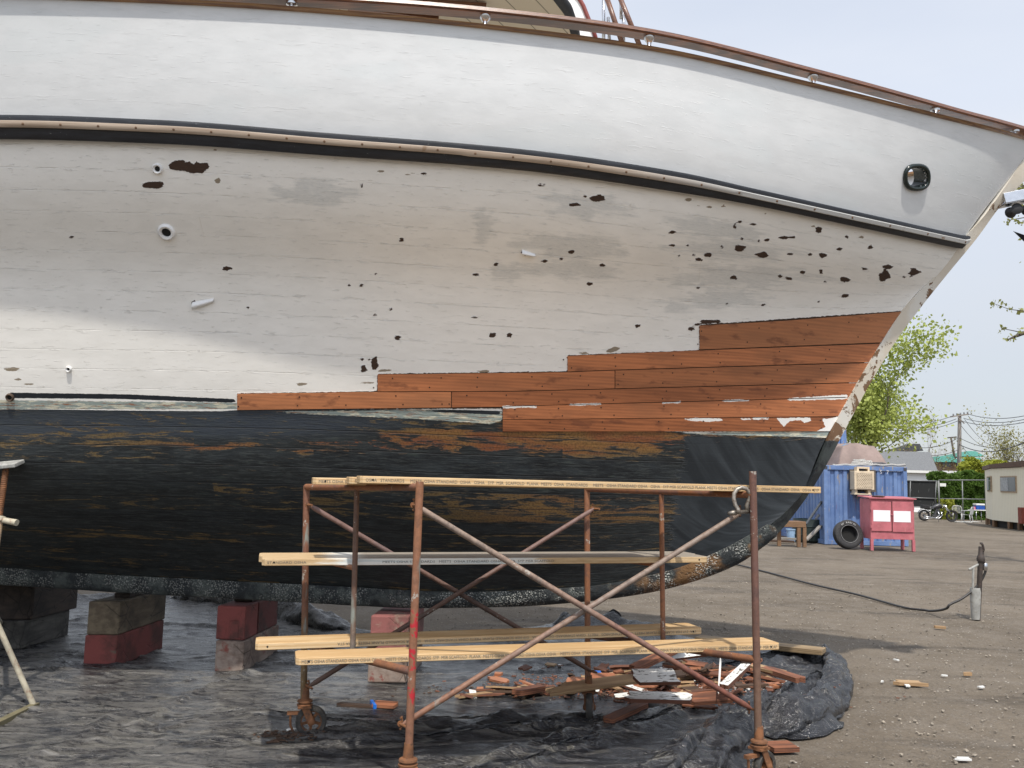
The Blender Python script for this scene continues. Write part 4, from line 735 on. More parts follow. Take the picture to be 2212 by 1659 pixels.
def caster(k,ax,fork,rw=.1):
    """ax: wheel axle direction; fork: trail direction"""
    g=g_[k]; th_=float(tarp_h(g[0],g[1])) if k!='N2' else .02; g=np.array([g[0],g[1],0]); ax=np.array(ax,float); ax/=np.linalg.norm(ax); tr=np.array(fork,float); tr/=np.linalg.norm(tr); cw=g+tr*.045+[0,0,rw+.006]
    q=MB(); q.lathe(g+[0,0,.2],(0,0,1),[(.026,.0),(.05,.004),(.052,.014),(.036,.02),(.036,.028),(.05,.03),(.048,.04),(.028,.048),(.024,.12)],18)
    for s in (-1,1):
        a=g+[0,0,.205]+ax*s*.03; b=cw+ax*s*.034; d=b-a; R=frame(d,ax); q.box((a+b)/2,(np.linalg.norm(d)+.04,.045,.007),R); q.lathe(b,ax*s,[(.022,-.004),(.022,.006),(.012,.012)],12)
    q.box(g+[0,0,.198],(.09,.09,.012),frame(ax)); q.box(g-tr*.06+[0,0,.16],(.1,.03,.02),frame(tr)); q.tube([g-tr*.09+[0,0,.17],g-tr*.085+[0,0,.08],g-tr*.06+[0,0,.03]],.008,6)
    cs=part('caster',q,rust,sc,smooth=35,bevel=0)
    w=MB(); w.lathe(cw,ax,[(rw*.68,-.02),(rw*.94,-.022),(rw,-.014),(rw,.014),(rw*.94,.022),(rw*.68,.02)],28,closed=True); wo=part('wheel',w,simple('dull_rubber',(.045,.042,.038),.7,scale=20,dirt=(.12,.1,.08)),cs,smooth=40)
    r=MB(); r.lathe(cw,ax,[(rw*.69,-.016),(rw*.6,-.012),(rw*.6,.012),(rw*.69,.016)],24,closed=True); r.lathe(cw,ax,[(.026,-.024),(.026,.024)],14)
    u=np.cross(ax,(0,0,1.)); u/=np.linalg.norm(u); vv=np.cross(ax,u)
    for j in range(5): an=j*2*np.pi/5+.3; d=np.cos(an)*u+np.sin(an)*vv; r.box(cw+d*rw*.42,(rw*.46,.018,.012),frame(d,ax))
    part('rim',r,rust,cs,smooth=35)
caster('F1',(.22,-1,0),(1,.2,0)); caster('F2',(1,-.12,0),(.1,-1,0)); caster('N2',(.75,-.9,0),(.8,.5,0),.085); caster('N1',(.3,-1,0),(1,.3,0))
# shackle on the right frame
sh=MB(); Ysh=g_['N2'][1]-.03; sp_=[(1617,1108),(1613,1092),(1619,1078),(1621,1066),(1612,1056),(1602,1053),(1592,1057),(1586,1066),(1585,1078),(1588,1090),(1594,1100),(1594,1108)]
P=[gy(a,b,Ysh+.05*(1-i/11)) for i,(a,b) in enumerate(sp_)]
sh.tube(P,[.017,.013,.012,.0125,.013,.0135,.0135,.013,.0125,.012,.014,.018],14)
shk=part('shackle',sh,simple('worn_galvanised',(.30,.27,.23),.4,.6,var=.45,scale=16,dirt=(.10,.06,.04)),None,smooth=True); tag(shk,'large bow shackle hooked over the scaffold top bar','shackle')
pn=MB(); A,B=gy(1573,1109,Ysh),gy(1622,1104,Ysh+.05); pn.tube([A,A+(B-A)*.16,A+(B-A)*.2,A+(B-A)*.34,A+(B-A)*.36,B],[.009,.014,.017,.016,.011,.011],12); part('pin',pn,MATS['worn_galvanised'],shk,smooth=True)
# ------------------------------------------------------------------ scaffold planks
pine=mat_wood('pine_plank',(.66,.49,.285),(.50,.32,.15),5,.6); pinew=mat_wood('weathered_plank',(.36,.31,.24),(.20,.165,.12),6,.75); ink=simple('grey_ink',(.10,.10,.095),.8,var=.2)
pnt=NM('part_painted_plank'); M=pnt; v=M.coord('Object',(1,10,10)); n=M.noise(v,5,5,.65); x=M.sep(M.coord('Object'))
c=M.mix(M.step(n,.35,.65),(.42,.29,.15),(.56,.42,.25)); wm=M.mth('MULTIPLY',M.step(M.mth('ADD',x[0],M.mth('MULTIPLY_ADD',M.noise(M.coord('Object',(3,20,20)),2,4,.6),.5,-.25)),-1.12,-.95),M.step(M.mth('ADD',x[0],M.mth('MULTIPLY_ADD',n,.4,-.2)),.35,.2)); c=M.mix(wm,c,(.72,.73,.69)); c=M.mix(M.mth('MULTIPLY',M.step(M.noise(M.coord('Object',(.7,22,22)),2,3,.5),.52,.56),M.mth('MULTIPLY',wm,.5)),c,(.42,.52,.55))
top_=M.step(M.sep(M.N.new('ShaderNodeTexCoord').outputs['Normal'])[2],.5,.8); c=M.mix(M.mth('MULTIPLY',top_,M.step(x[0],-1.0,-.8)),c,M.mix(n,(.20,.175,.14),(.33,.295,.25))); M.set(col=c,rough=.7,nor=M.bump(n,.25,.004))
STAMP='MEETS  OSHA STANDARD OSHA  OSHA   SYP MSR SCAFFOLD PLANK MEETS OSHA STANDARDS    '
def plank(pl,pr,wofs,label,mat=pine,th=.040,wd=.235,text=None,size=.021,flip=False,tofs=0.,name='scaffold_plank',hole=True):
    def at(p):
        lo,hi=-1.5,4.
        for _ in range(50):
            s=(lo+hi)/2; q=g_['N1']+W_*wofs+LD*s
            if proj((q[0],q[1],1.2 if p[1]<1300 else .7))[0]<p[0]: lo=s
            else: hi=s
        return np.array([q[0],q[1],zat(q[0],q[1],0,p[1])])
    A,B=at(pl),at(pr); L=np.linalg.norm(B-A); R=frame(B-A); mid=(A+B)/2+R[:,1]*wd/2+R[:,2]*th/2
    m=MB(); cc=.022; hw=wd/2; hl=L/2
    oc=[(-hl,-hw+cc),(-hl+cc*.8,-hw),(hl-cc*.8,-hw),(hl,-hw+cc),(hl,hw-cc),(hl-cc*.8,hw),(-hl+cc*.8,hw),(-hl,hw-cc)]
    m.prism([(a,b,-th/2) for a,b in oc],(0,0,th))
    o=part(name,m,mat,None,bevel=.0035,local=True); place(o,R,mid); tag(o,label,'plank','scaffold planks')
    if hole:
        q=MB(); 
        for sx in (-1,1): q.lathe((sx*(hl-.07),-hw-.0005,0),(0,-1,0),[(.006,0),(.0058,.0008),(0,.0009)],10)
        part('end_hole',q,MATS.get('dark_hole') or simple('dark_hole',(.004,.004,.004),.8),o,local=True)['kind']='stuff'
    if text:
        wdt=size*.62*len(text); 
        if flip: RR=np.stack([(-1,0,0),(0,0,-1),(0,-1,0)],1); p=(hl-.05-tofs,-hw-.0012,size*.38)
        else: RR=np.stack([(1,0,0),(0,0,1),(0,-1,0)],1); p=(-hl+.03+tofs,-hw-.0012,-size*.38)
        writing(text,size,o,ink,RR,p,width=min(wdt,L-.06-tofs))
    return o
STD='OSHA   STANDARDS     MEETS  OSHA STANDARD  OSHA   OSHA   SYP  MSR  SCAFFOLD  PLANK  MEETS  OSHA  STANDARDS     MEETS   OSHA STANDARD OSHA   OSHA   SYP MSR SCAFFOLD PLANK MEETS OSHA STANDARD   MEETS   OSHA STANDARD  OSHA   OSHA   SYP'
plank((769,1044),(1780,1066),.06,'fresh yellow stamped plank at the front of the top scaffold level',text=STD,size=.024)
plank((746,1045.5),(1500,1060),.315,'fresh plank behind the front one on the top scaffold level',text='STANDARDS  MEETS OSHA',size=.024)
plank((668,1046.5),(1420,1058),.57,'rearmost fresh plank of the top level, its end with a bolt hole sticking out left',text='MEETS OSHA STANDARD OSHA',size=.024)
plank((566,1222.5),(1531,1215.5),.80,'old plank with a white painted edge, front one of the middle level',mat=pnt.m,text='STANDARD OSHA                                                           MEETS OSHA STANDARDS   MEETS  OSHA STANDARD OSHA  OSHA  SYP MSR SCAFFOLD',size=.02)
plank((559.5,1215),(1505,1209),1.05,'old grey plank with a whitewashed end, rear one of the middle level',mat=pnt.m)
plank((551.5,1405.5),(1518.5,1370),.82,'fresh yellow plank with upside down stamps, rear one of the lowest level',text='STA  SYP MSR SCAFFOLD PLANK MEETS OSHA  STANDARDS   MEETS  OSHA STANDARD OSHA  OSHA   SYP MSR SCAFFOLD PLANK MEETS OSHA STANDARD OSHA   SYP MSR SCAFFOLD PLANK MEETS OSHA STA',size=.022,flip=True)
plank((639.5,1438),(1687,1403.5),.40,'fresh yellow stamped plank at the front of the lowest level, splintered edge',text='MEETS OSHA STANDARD OSHA OSHA OSHA   MEETS OSHA STANDARDS  SYP  MSR SCAFFOLD  PLANK  MEETS OSHA STANDARD OSHA OSHA OSHA    MEETS OSHA  STANDARDS  SYP  MSR  SCAFFOLD PLANK  MEETS OSHA STANDARD OSHA OSHA OSHA   MEETS OSHA STANDARD  SYP  MSR SCAF',size=.026)
# weathered plank lying on the sheet behind
A,B=gz(1500,1398,.05),gz(1776,1428,.06); R=frame(B-A); m=MB(); L=np.linalg.norm(B-A); m.box((0,0,0),(L,.2,.05)); o=part('weathered_plank',m,mat_wood('grey_brown_plank',(.33,.235,.13),(.17,.115,.06),6,.75),None,bevel=.006,local=True); place(o,R,(A+B)/2+R[:,1]*.1+R[:,2]*.075); tag(o,'old brown plank lying on the black sheet behind the debris','plank')
# ================================================================== KEEL BLOCKS
def mat_block(name,base,dark,paint=None,wear=.55):
    if name in MATS: return MATS[name]
    M=NM(name); v=M.coord('Object',(4,1,6)); n=M.noise(v,3,6,.65); n2=M.noise(M.coord('Object'),6,6,.7); cr=M.mth('MULTIPLY',M.step(M.vor(M.coord('Object',(3,1,1.3)),3.4,'DISTANCE_TO_EDGE'),.02,.003),M.step(M.noise(M.coord('Object'),3,3,.6),.45,.55))
    c=M.mix(M.step(n,.3,.7),dark,base)
    c=M.mix(M.mth('MULTIPLY',cr,.8),c,tuple(x*.2 for x in dark))
    if paint: c=M.mix(M.step(M.mth('ADD',M.mth('MULTIPLY',n2,.75),M.mth('MULTIPLY',n,.25)),wear-.03,wear+.04),paint,c)
    c=M.mix(M.mth('MULTIPLY',M.step(M.noise(M.coord('Object'),2.6,6,.72),.46,.66),.7),c,tuple(x*.35 for x in dark)); M.set(col=c,rough=.85,nor=M.bump(M.mth('SUBTRACT',n,cr),.6,.01)); MATS[name]=M.m; return M.m
raw=mat_block('raw_timber',(.16,.125,.08),(.085,.062,.04)); rawp=mat_block('pale_timber',(.30,.24,.20),(.19,.13,.10),(.20,.06,.045),.42); redt=mat_block('red_timber',(.14,.1,.075),(.09,.06,.045),(.19,.047,.04),.62); redd=mat_block('dark_red_timber',(.12,.09,.07),(.06,.045,.035),(.12,.03,.026),.60); pink=mat_block('faded_red_timber',(.32,.22,.17),(.2,.13,.1),(.26,.095,.085),.56); dkb=mat_block('dark_timber',(.06,.042,.032),(.03,.024,.02)); gry=mat_block('grey_timber',(.11,.105,.09),(.06,.055,.05))
def timber(pl,pr,z0,z1,dep,mat,label,y0=0.,dx=0.06,rot=None,name='keel_block',bev=.012):
    """front face corners in the picture at the ground; stands z0..z1; runs back dep metres"""
    A,B=gz(*pl),gz(*pr); e=B-A; d=np.array([dx,1,0.]); d/=np.linalg.norm(d); A=A+d*y0;B=B+d*y0
    b=[A,B,B+d*dep,A+d*dep]; m=MB(); m.hexa([p+[0,0,z0] for p in b],[p+[0,0,z1] for p in b]); o=part(name,m,mat,None,bevel=bev); tag(o,label,'timber block','timbers stacked under the keel'); return o
timber((178,1446),(249,1446),.012,.287,.92,redt,'red painted timber at the bottom of the stack left of centre')
timber((180,1446),(250,1446),.289,.572,.92,raw,'brown bare timber on top of the red one under the keel',y0=.005)
timber((205,1446),(240,1446),.574,.615,.5,dkb,'thin dark wedge board between the brown timber and the keel',y0=.25,name='wedge_board',bev=.004)
timber((462,1454),(524,1457),.012,.272,.95,rawp,'pale bare timber at the bottom of the middle stack')
timber((464,1450),(526,1453),.274,.560,.33,redt,'bright red scorched block on the front of the middle stack',y0=-.03)
timber((466,1450),(526,1453),.274,.555,.56,redd,'dull dark red block behind the bright red one',y0=.315)
timber((475,1450),(515,1452),.562,.60,.5,dkb,'dark shim board on top of the middle stack',y0=.25,name='wedge_board',bev=.004)
timber((793,1478),(877,1479),.012,.268,.85,rawp,'pink and bare timber at the bottom of the stack behind the scaffold')
timber((795,1478),(878,1479),.270,.556,.85,pink,'faded red block on top of the stack behind the scaffold')
timber((-75,1408),(47,1405),.012,.27,.8,gry,'grey timber at the bottom of the stack at the left edge')
timber((-70,1404),(64,1402),.272,.60,.8,dkb,'very dark timber on top of the stack at the left edge')
# ================================================================== JACK STANDS
paint_t=simple('tan_tube',(.42,.30,.19),.55,var=.3,scale=6,dirt=(.25,.2,.15)); cream_t=simple('worn_cream_tube',(.46,.42,.32),.6,var=.3,scale=8,dirt=(.22,.10,.06))
js=thing('jack_stand',gz(-15,1560),'tan screw jack stand propping the hull at the left edge','jack stand')
p,nv=on_hull(15,998); q=MB(); p=p+nv*.02; q.box(p+[.0,-.02,-.01],(.26,.2,.03),rotm(.25,-.12,0)); part('pad',q,simple('pad_board',(.33,.33,.31),.7,dirt=(.5,.5,.48)),js,bevel=.006)
base=np.array([p[0]+.14,p[1]-.42,0]); Tt=p+nv*.05+np.array([.03,0,0]); ax=(Tt-base)/np.linalg.norm(Tt-base)
q=MB(); q.tube([Tt,Tt-ax*.45],.02,12)
for k in range(26): q.lathe(Tt-ax*(.04+k*.014),-ax,[(.021,0),(.024,.005),(.021,.010)],12)
part('screw',q,rust,js,smooth=40)
q=MB(); q.tube([Tt-ax*.40,Tt-ax*1.0],.032,16); part('tube',q,paint_t,js,smooth=50)
q=MB(); c_=Tt-ax*.40; q.lathe(c_,ax,[(.04,-.02),(.05,-.015),(.05,.015),(.04,.02)],16); q.tube([c_,c_+np.array([.15,-.03,-.02])],[.02,.024],12); part('nut_handle',q,cream_t,js,smooth=40)
hub=Tt-ax*.98
feet=[gz(72,1522,.03),gz(-90,1590,.03),gz(-120,1400,.03),gz(10,1360,.03)]
for f in feet: q=MB(); q.tube([hub,f],.02,12); part('leg',q,cream_t,js,smooth=50)
q=MB(); A,B=gz(78,1523,.02),gz(-60,1590,.02); q.box((A+B)/2,(np.linalg.norm(B-A),.05,.035),frame(B-A)); part('foot_bar',q,simple('olive_angle',(.16,.14,.08),.6),js)
js2=thing('jack_stand',gz(95,1318),'thin rusty stand legs beyond the keel on the far side of the boat','jack stand')
hb=mirror(p)+np.array([0,.5,-1.2]); hb=gy(78,1180,10.6)
for (x,y) in ((70,1316),(111,1306)):
    q=MB(); q.tube([gz(x,y,.02),hb],.022,10); part('leg',q,rust,js2,smooth=50)
q=MB(); A,B=gz(72,1317,.03),gz(112,1309,.03); q.box((A+B)/2,(np.linalg.norm(B-A),.05,.03),frame(B-A)); part('foot_bar',q,MATS['olive_angle'],js2)
q=MB(); q.tube([hb,mirror(p)],.03,10); part('screw',q,rust,js2,smooth=50)
# ================================================================== DEBRIS
oldm=mat_wood('broken_mahogany',(.28,.105,.05),(.085,.034,.02),7,.8); oldd=mat_wood('dark_broken_wood',(.10,.055,.032),(.04,.024,.016),7,.85); frm=mat_wood('fresh_offcut',(.40,.17,.085),(.30,.11,.05),5,.6); tanw=mat_wood('tan_offcut',(.42,.28,.15),(.28,.17,.085),5,.7)
flak=NM('flaking_white_board'); M=flak; v=M.coord('Object',(3,12,3)); n=M.noise(v,4,6,.7); c=M.mix(M.step(n,.55,.60),(.70,.70,.67),(.10,.09,.075)); c=M.mix(M.step(M.sep(M.N.new('ShaderNodeTexCoord').outputs['Normal'])[2],.3,.5),(.13,.05,.028),c); M.set(col=c,rough=.75,nor=M.bump(n,.4,.006))
paperw=simple('white_scrap',(.68,.68,.66),.7,var=.08)
def pile(x,y):
    """height of the heap"""
    c=gz(1455,1475); return .24*math.exp(-((x-c[0])/.52)**2-((y-c[1])/.36)**2)
def shard(name,mat,p,yaw,L,w,t,label,group,tilt=0.,roll=0.,jag=.25,z=None,flat=None):
    m=MB(); 
    if flat is None:
        k=5; e0=[-L/2+random.uniform(0,jag*L) for _ in range(k)]; e1=[L/2-random.uniform(0,jag*L) for _ in range(k)]
        poly=[(e0[i],-w/2+w*i/(k-1)) for i in range(k-1,-1,-1)]+[(e1[i],-w/2+w*i/(k-1)) for i in range(k)]
    else: poly=flat
    m.prism([(a,b,-t/2) for a,b in poly],(0,0,t)); o=part(name,m,mat,None,local=True)
    R=rotm(0,0,yaw)@rotm(roll,0,0)@rotm(0,-tilt,0); zz=float(tarp_h(p[0],p[1]))+pile(p[0],p[1])+t/2 if z is None else z
    place(o,R,(p[0],p[1],zz)); tag(o,label,'broken wood' if 'scrap' not in name else 'scrap',group); return o
def ray2(A,B): e=B-A; return math.atan2(e[1],e[0]),np.linalg.norm(e)
def hand(name,mat,a,b,w,t,label,dz=.0,tilt=0,roll=0,jag=.12,flat=None,group='pieces of the debris heap'):
    A,B=gz(*a,.06+dz),gz(*b,.06+dz); y,L=ray2(A,B); p=(A+B)/2; return shard(name,mat,p,y,L,w,t,label,group,tilt,roll,jag,flat=flat,z=float(tarp_h(p[0],p[1]))+dz+t/2+abs(math.sin(roll))*w/2+abs(math.sin(tilt))*L/2)
hand('tan_offcut_board',tanw,(1150,1498),(1402,1462),.16,.02,'long tan board lying across the front of the debris heap',.19,roll=.12,jag=.3)
hand('painted_board',flak.m,(1367,1470),(1468,1468),.17,.025,'flaking white board on top of the heap',.27,roll=.35)
hand('painted_board',flak.m,(1346,1508),(1500,1512),.16,.028,'wide white painted board at the front foot of the heap',.11,roll=.12)
hand('painted_board',flak.m,(1562,1484),(1612,1454),.07,.03,'white edged splintered strip on the right of the heap',.19,tilt=.1)
hand('painted_board',flak.m,(1430,1420),(1525,1408),.1,.025,'white painted scrap leaning at the back of the heap',.26,roll=.6)
hand('white_splinter',paperw,(1552,1495),(1557,1462),.014,.008,'upright white splinter in the heap',.16,tilt=.35,jag=.3)
hand('mahogany_offcut',frm,(1222,1468),(1290,1472),.22,.022,'flat clean mahogany offcut left of the scaffold leg',.13,roll=.1,jag=.05)
hand('mahogany_offcut',frm,(1275,1462),(1336,1462),.24,.022,'larger clean mahogany offcut right of the scaffold leg',.16,roll=.12,jag=.05)
hand('mahogany_offcut',frm,(1048,1452),(1102,1464),.12,.018,'pointed mahogany offcut on the sheet left of the heap',.0,jag=.45)
hand('mahogany_strip',oldm,(1356,1446),(1478,1412),.10,.035,'long reddish plank end leaning on the back of the heap',.27,tilt=.1)
hand('mahogany_strip',oldm,(1000,1480),(1200,1470),.03,.012,'thin red splinter pointing left from the heap',.02,jag=.05)
hand('mahogany_strip',oldm,(1112,1488),(1176,1476),.09,.04,'short orange edged board on the left of the heap',.04)
hand('mahogany_strip',oldm,(1310,1556),(1392,1520),.09,.035,'dark red stub lying on the sheet in front of the heap',.01,jag=.06)
hand('mahogany_strip',oldm,(1650,1452),(1738,1480),.11,.04,'reddish board at the right end of the heap',.10)
hand('mahogany_strip',oldm,(1480,1512),(1580,1505),.13,.03,'dark red split board at the front right of the heap',.08,roll=.3)
hand('tan_offcut_board',tanw,(1622,1436),(1688,1452),.13,.02,'tan offcut behind the right scaffold post',.14)
hand('mahogany_offcut',oldm,(1658,1608),(1716,1606),.16,.03,'dark red block on the dirt beside the right caster',-.02,jag=.08)
hand('mahogany_strip',oldd,(725,1507),(862,1518),.055,.02,'long dark splinter lying on the sheet by the scaffold post',.0,jag=.2)
o=hand('mahogany_offcut',frm,(805,1508),(860,1512),.13,.022,'small mahogany offcut with a strip of blue tape',.012,jag=.1)
q=MB(); q.box((-.085,-.02,.0),(.022,.16,.028),rotm(0,0,.5)); part('blue_tape',q,simple('blue_tape',(.01,.16,.62),.5),o,local=True)
q=MB(); A=gz(1290,1460,.1); q.box(A+[0,0,.03],(.06,.03,.02)); tag(part('tape_scrap',q,MATS['blue_tape'],None),'scrap of blue tape behind the scaffold leg','scrap')
for k,(a,b) in enumerate((((895,1495),(902,1495)),((1206,1462),(1218,1462)))): pass
# heap of broken pieces
mats3=[oldm,oldm,oldm,oldd,oldd,frm,tanw,flak.m,tanw]
lab={id(oldm):'broken reddish mahogany piece in the debris heap',id(oldd):'dark rotten wood fragment in the debris heap',id(frm):'clean mahogany fragment in the debris heap',id(flak.m):'white painted fragment in the debris heap',id(tanw):'tan wood fragment in the debris heap'}
random.seed(21); c1=gz(1470,1478)
cnt=0
while cnt<165:
    u,vv=random.gauss(0,1),random.gauss(0,1)
    if cnt<130: x,y=c1[0]+u*.52,c1[1]+vv*.34
    else: t=random.random(); A,B=gz(1000,1505),gz(1330,1490); x,y=A[0]+(B[0]-A[0])*t,A[1]+(B[1]-A[1])*t+vv*.07
    P=proj((x,y,.05))
    if not(985<P[0]<1742 and 1425<P[1]<1545): continue
    mt=random.choice(mats3); L=random.choice((.06,.09,.13,.2,.28,.36,.48))*random.uniform(.7,1.3); w=random.uniform(.025,.11); t=random.uniform(.008,.024)
    shard('wood_fragment',mt,(x,y),random.gauss(.15,.7),L,w,t,lab[id(mt)],lab[id(mt)].replace('piece','pieces').replace('fragment','fragments'),random.gauss(0,.12),random.gauss(0,.3),.22,z=float(tarp_h(x,y))+pile(x,y)*random.uniform(.05,.75)+t/2+.01); cnt+=1
# crumbs and chips (uncountable)
def chips_stuff(name,n,cpx,sx,sy,size,mat,label):
    c=gz(*cpx); V=[];Fq=[]
    x=c[0]+rng.standard_normal(n)*sx; y=c[1]+rng.standard_normal(n)*sy; z=tarp_h(x,y)*np.clip(tin(x,y)/.05+.1,0,1)
    a=rng.random(n)*6.28; L=size*(.4+rng.random(n)*1.6); w=L*(.2+.5*rng.random(n)); tl=rng.standard_normal(n)*.35
    for s,t,k in ((-1,-1,0),(1,-1,0),(1,1,0),(-1,1,0),(-1,-1,1),(1,-1,1),(1,1,1),(-1,1,1)):
        dx,dy=s*L/2*(1-.2*k),t*w/2; V.append(np.stack([x+dx*np.cos(a)-dy*np.sin(a),y+dx*np.sin(a)+dy*np.cos(a),z+.002+k*.006+.012*rng.random(n)*0+np.abs(dx*tl)],1))
    V=np.stack(V,1).reshape(-1,3); f=np.array([(3,2,1,0),(4,5,6,7),(0,1,5,4),(1,2,6,5),(2,3,7,6),(3,0,4,7)]); Fq=(f[None]+8*np.arange(n)[:,None,None]).reshape(-1,4)
    o=npmesh(name,V,Fq,mat,None,False); o['kind']='stuff'; o['label']=label; o['category']='wood chips'
chips_stuff('wood_chips',1500,(1440,1490),.55,.26,.022,oldm,'fine reddish wood chips around the heap'); chips_stuff('pale_chips',500,(1600,1497),.22,.12,.014,paperw,'pale paint flakes on the right of the heap'); chips_stuff('dark_crumbs',300,(1200,1500),.5,.10,.018,oldd,'dark crumbs along the left of the heap')
chips_stuff('rust_crumbs',130,(622,1603),.09,.05,.02,oldd,'dark crumbs behind the left caster')
for k,(x,y,L) in enumerate(((628,1586,.07),(1210,1442,.07),(1008,1578,.03))):
    p=gz(x,y); shard('white_scrap',paperw,p,.3+k,L,L*.5,.008,['white scrap beside the left caster','white scrap on the sheet behind the scaffold','tiny white scrap on the sheet at the front'][k],'white scraps on the sheet',jag=.3)
for k,(x,y,L) in enumerate(((2079,1643,.11),(1935,1476,.07),(1960,1484,.1),(1937,1428,.07),(2040,1462,.06),(2120,1487,.09),(1906,1475,.05))):
    p=gz(x,y); o=shard('white_scrap',paperw,p,k*.7,L,L*.4,.012,'white scrap on the bare dirt right of the sheet','white scraps on the dirt',jag=.3,z=.012)
for k,(x,y,L,lb) in enumerate(((2030,1358,.16,'small tan wood chunk on the dirt below the hose post'),(1965,1480,.3,'flat tan splinter on the dirt right of the debris'),(2090,1460,.1,'short brown splinter on the dirt right of the debris'))):
    p=gz(x,y); shard('wood_splinter',tanw,p,-.4+k*.3,L,L*.35,.03,lb,'splinters on the dirt',z=.018)
# ================================================================== BACKGROUND YARD
def Zx(a): return 1636.9+a*.2613
def Zy(b): return 840.6+b*.2613
def zg(a,b,z=0.): return gz(Zx(a),Zy(b),z)
def zp(a,b,Y): return gy(Zx(a),Zy(b),Y)
# --- blue container
blue=NM('worn_blue_paint'); M=blue; v=M.coord('Object'); n=M.noise(v,1.8,6,.65); n2=M.noise(M.coord('Object',(3.5,3.5,.8)),2.2,6,.7); 
c=M.mix(M.step(n,.35,.65),(.095,.165,.34),(.15,.235,.43)); c=M.mix(M.mth('MULTIPLY',M.step(n2,.58,.64),.8),c,(.34,.27,.17)); c=M.mix(M.mth('MULTIPLY',M.step(M.noise(M.coord('Object',(5,5,.6)),1.7,5,.7),.62,.68),.6),c,(.13,.07,.13)); c=M.mix(M.mth('MULTIPLY',M.step(M.noise(v,7,5,.75),.64,.68),.7),c,(.45,.47,.5))
M.set(col=c,rough=.5,nor=M.bump(n2,.15,.01))
Yc=28.2; XL=zp(548,900,Yc)[0]; XR=zp(1238,900,Yc)[0]; ZT=2.44
ct=thing('shipping_container',((XL+XR)/2,Yc+3,0),'worn blue corrugated shipping container with ropes and a tarp heap on top','container')
def corr(x0,x1,z0,z1,y,n,axis='x',dep=.05):
    """trapezoid ribbed sheet"""
    m=MB(); xs=[]; p=(x1-x0)/n
    for i in range(n):
        for t,d in ((0,0),(.32,0),(.46,1),(.80,1),(.94,0)): xs.append((x0+(i+t)*p,d*dep))
    xs.append((x1,0)); G_=[[(x,y+d,z) if axis=='x' else (y+d,x,z) for z in (z0,z1)] for x,d in xs]; return m.grid(G_)
part('end_panel',corr(XL+.12,XR-.12,.14,ZT-.14,Yc+.03,9),blue.m,ct)
part('side_panel',corr(Yc+.14,Yc+8.8,.14,ZT-.14,XL+.03,30,'y'),blue.m,ct)
for x in (XL+.06,XR-.06): m=MB(); m.box((x,Yc+.05,ZT/2),(.12,.12,ZT-.005)); part('corner_post',m,blue.m,ct,bevel=.01)
m=MB(); m.box(((XL+XR)/2,Yc+.05,ZT-.07),(XR-XL-.24,.11,.135)); m.box(((XL+XR)/2,Yc+.05,.07),(XR-XL-.24,.11,.135)); m.box((XL+.06,Yc+4.5,ZT-.07),(.11,8.7,.135)); m.box((XL+.06,Yc+4.5,.07),(.11,8.7,.135)); part('frame_rail',m,blue.m,ct,bevel=.008)
m=MB(); m.box(((XL+XR)/2,Yc+4.5,ZT-.03),(XR-XL-.02,8.8,.05)); m.box((XR-.05,Yc+4.5,ZT/2),(.05,8.7,ZT-.3)); m.box(((XL+XR)/2,Yc+8.85,ZT/2),(XR-XL-.3,.05,ZT-.3)); part('roof_panel',m,blue.m,ct)
for x in (XL+.06,XR-.06): m=MB(); m.box((x,Yc-.012,ZT-.075),(.1,.02,.1)); q=part('corner_casting',m,simple('dark_steel',(.05,.055,.07),.6),ct,bevel=.01)
wpaint=simple('faded_white_letter',(.5,.52,.56),.7)
for ch,a,b in (('S',1008,700),('7',1062,702)):
    p=zp(a,b,Yc-.01)-np.array(WO[ct.name]); writing(ch,.17,ct,wpaint,np.stack([(1,0,0),(0,0,1),(0,-1,0)],1),p)
# air conditioner in its wooden frame
plyd=simple('dark_board',(.10,.085,.07),.8,scale=4); crm=simple('cream_wood',(.60,.50,.36),.6,var=.15,scale=5)
ac=thing('air_conditioner',zp(880,870,Yc-.1),'cream air conditioner with lattice front hung on the blue container','air conditioner')
def zbox(m,a0,b0,a1,b1,Y,dep):
    P=zp(a0,b1,Y);Q=zp(a1,b0,Y); return m.box(((P[0]+Q[0])/2,Y+dep/2,(P[2]+Q[2])/2),(Q[0]-P[0],dep,Q[2]-P[2]))
m=MB(); zbox(m,762,668,974,845,Yc-.03,.03); part('backing_board',m,plyd,ac)
m=MB(); zbox(m,800,680,962,830,Yc-.4,.37); part('casing',m,crm,ac,bevel=.01)
m=MB(); zbox(m,822,696,945,818,Yc-.408,.006); gq=part('grille',m,simple('grille_dark',(.03,.025,.02),.8),ac)
m=MB()
for i in range(12):
    b=696+i*11.1; zbox(m,822,b-2.1,945,b+2.1,Yc-.42,.01)
    for j in range(7):
        a=822+(j+(.5 if i%2 else 0))*17.6
        if a<943 and i<11: zbox(m,a-1.9,b+2.2,a+1.9,b+8.9,Yc-.419,.009)
part('lattice',m,crm,ac)
m=MB(); zbox(m,822,642,836,680,Yc-.3,.26); zbox(m,910,642,924,680,Yc-.3,.26); zbox(m,836,642,910,656,Yc-.3,.26); part('top_frame',m,crm,ac)
m=MB(); zbox(m,806,830,824,866,Yc-.34,.3); zbox(m,914,830,932,866,Yc-.34,.3); zbox(m,800,864,938,871,Yc-.38,.34); part('bracket',m,crm,ac)
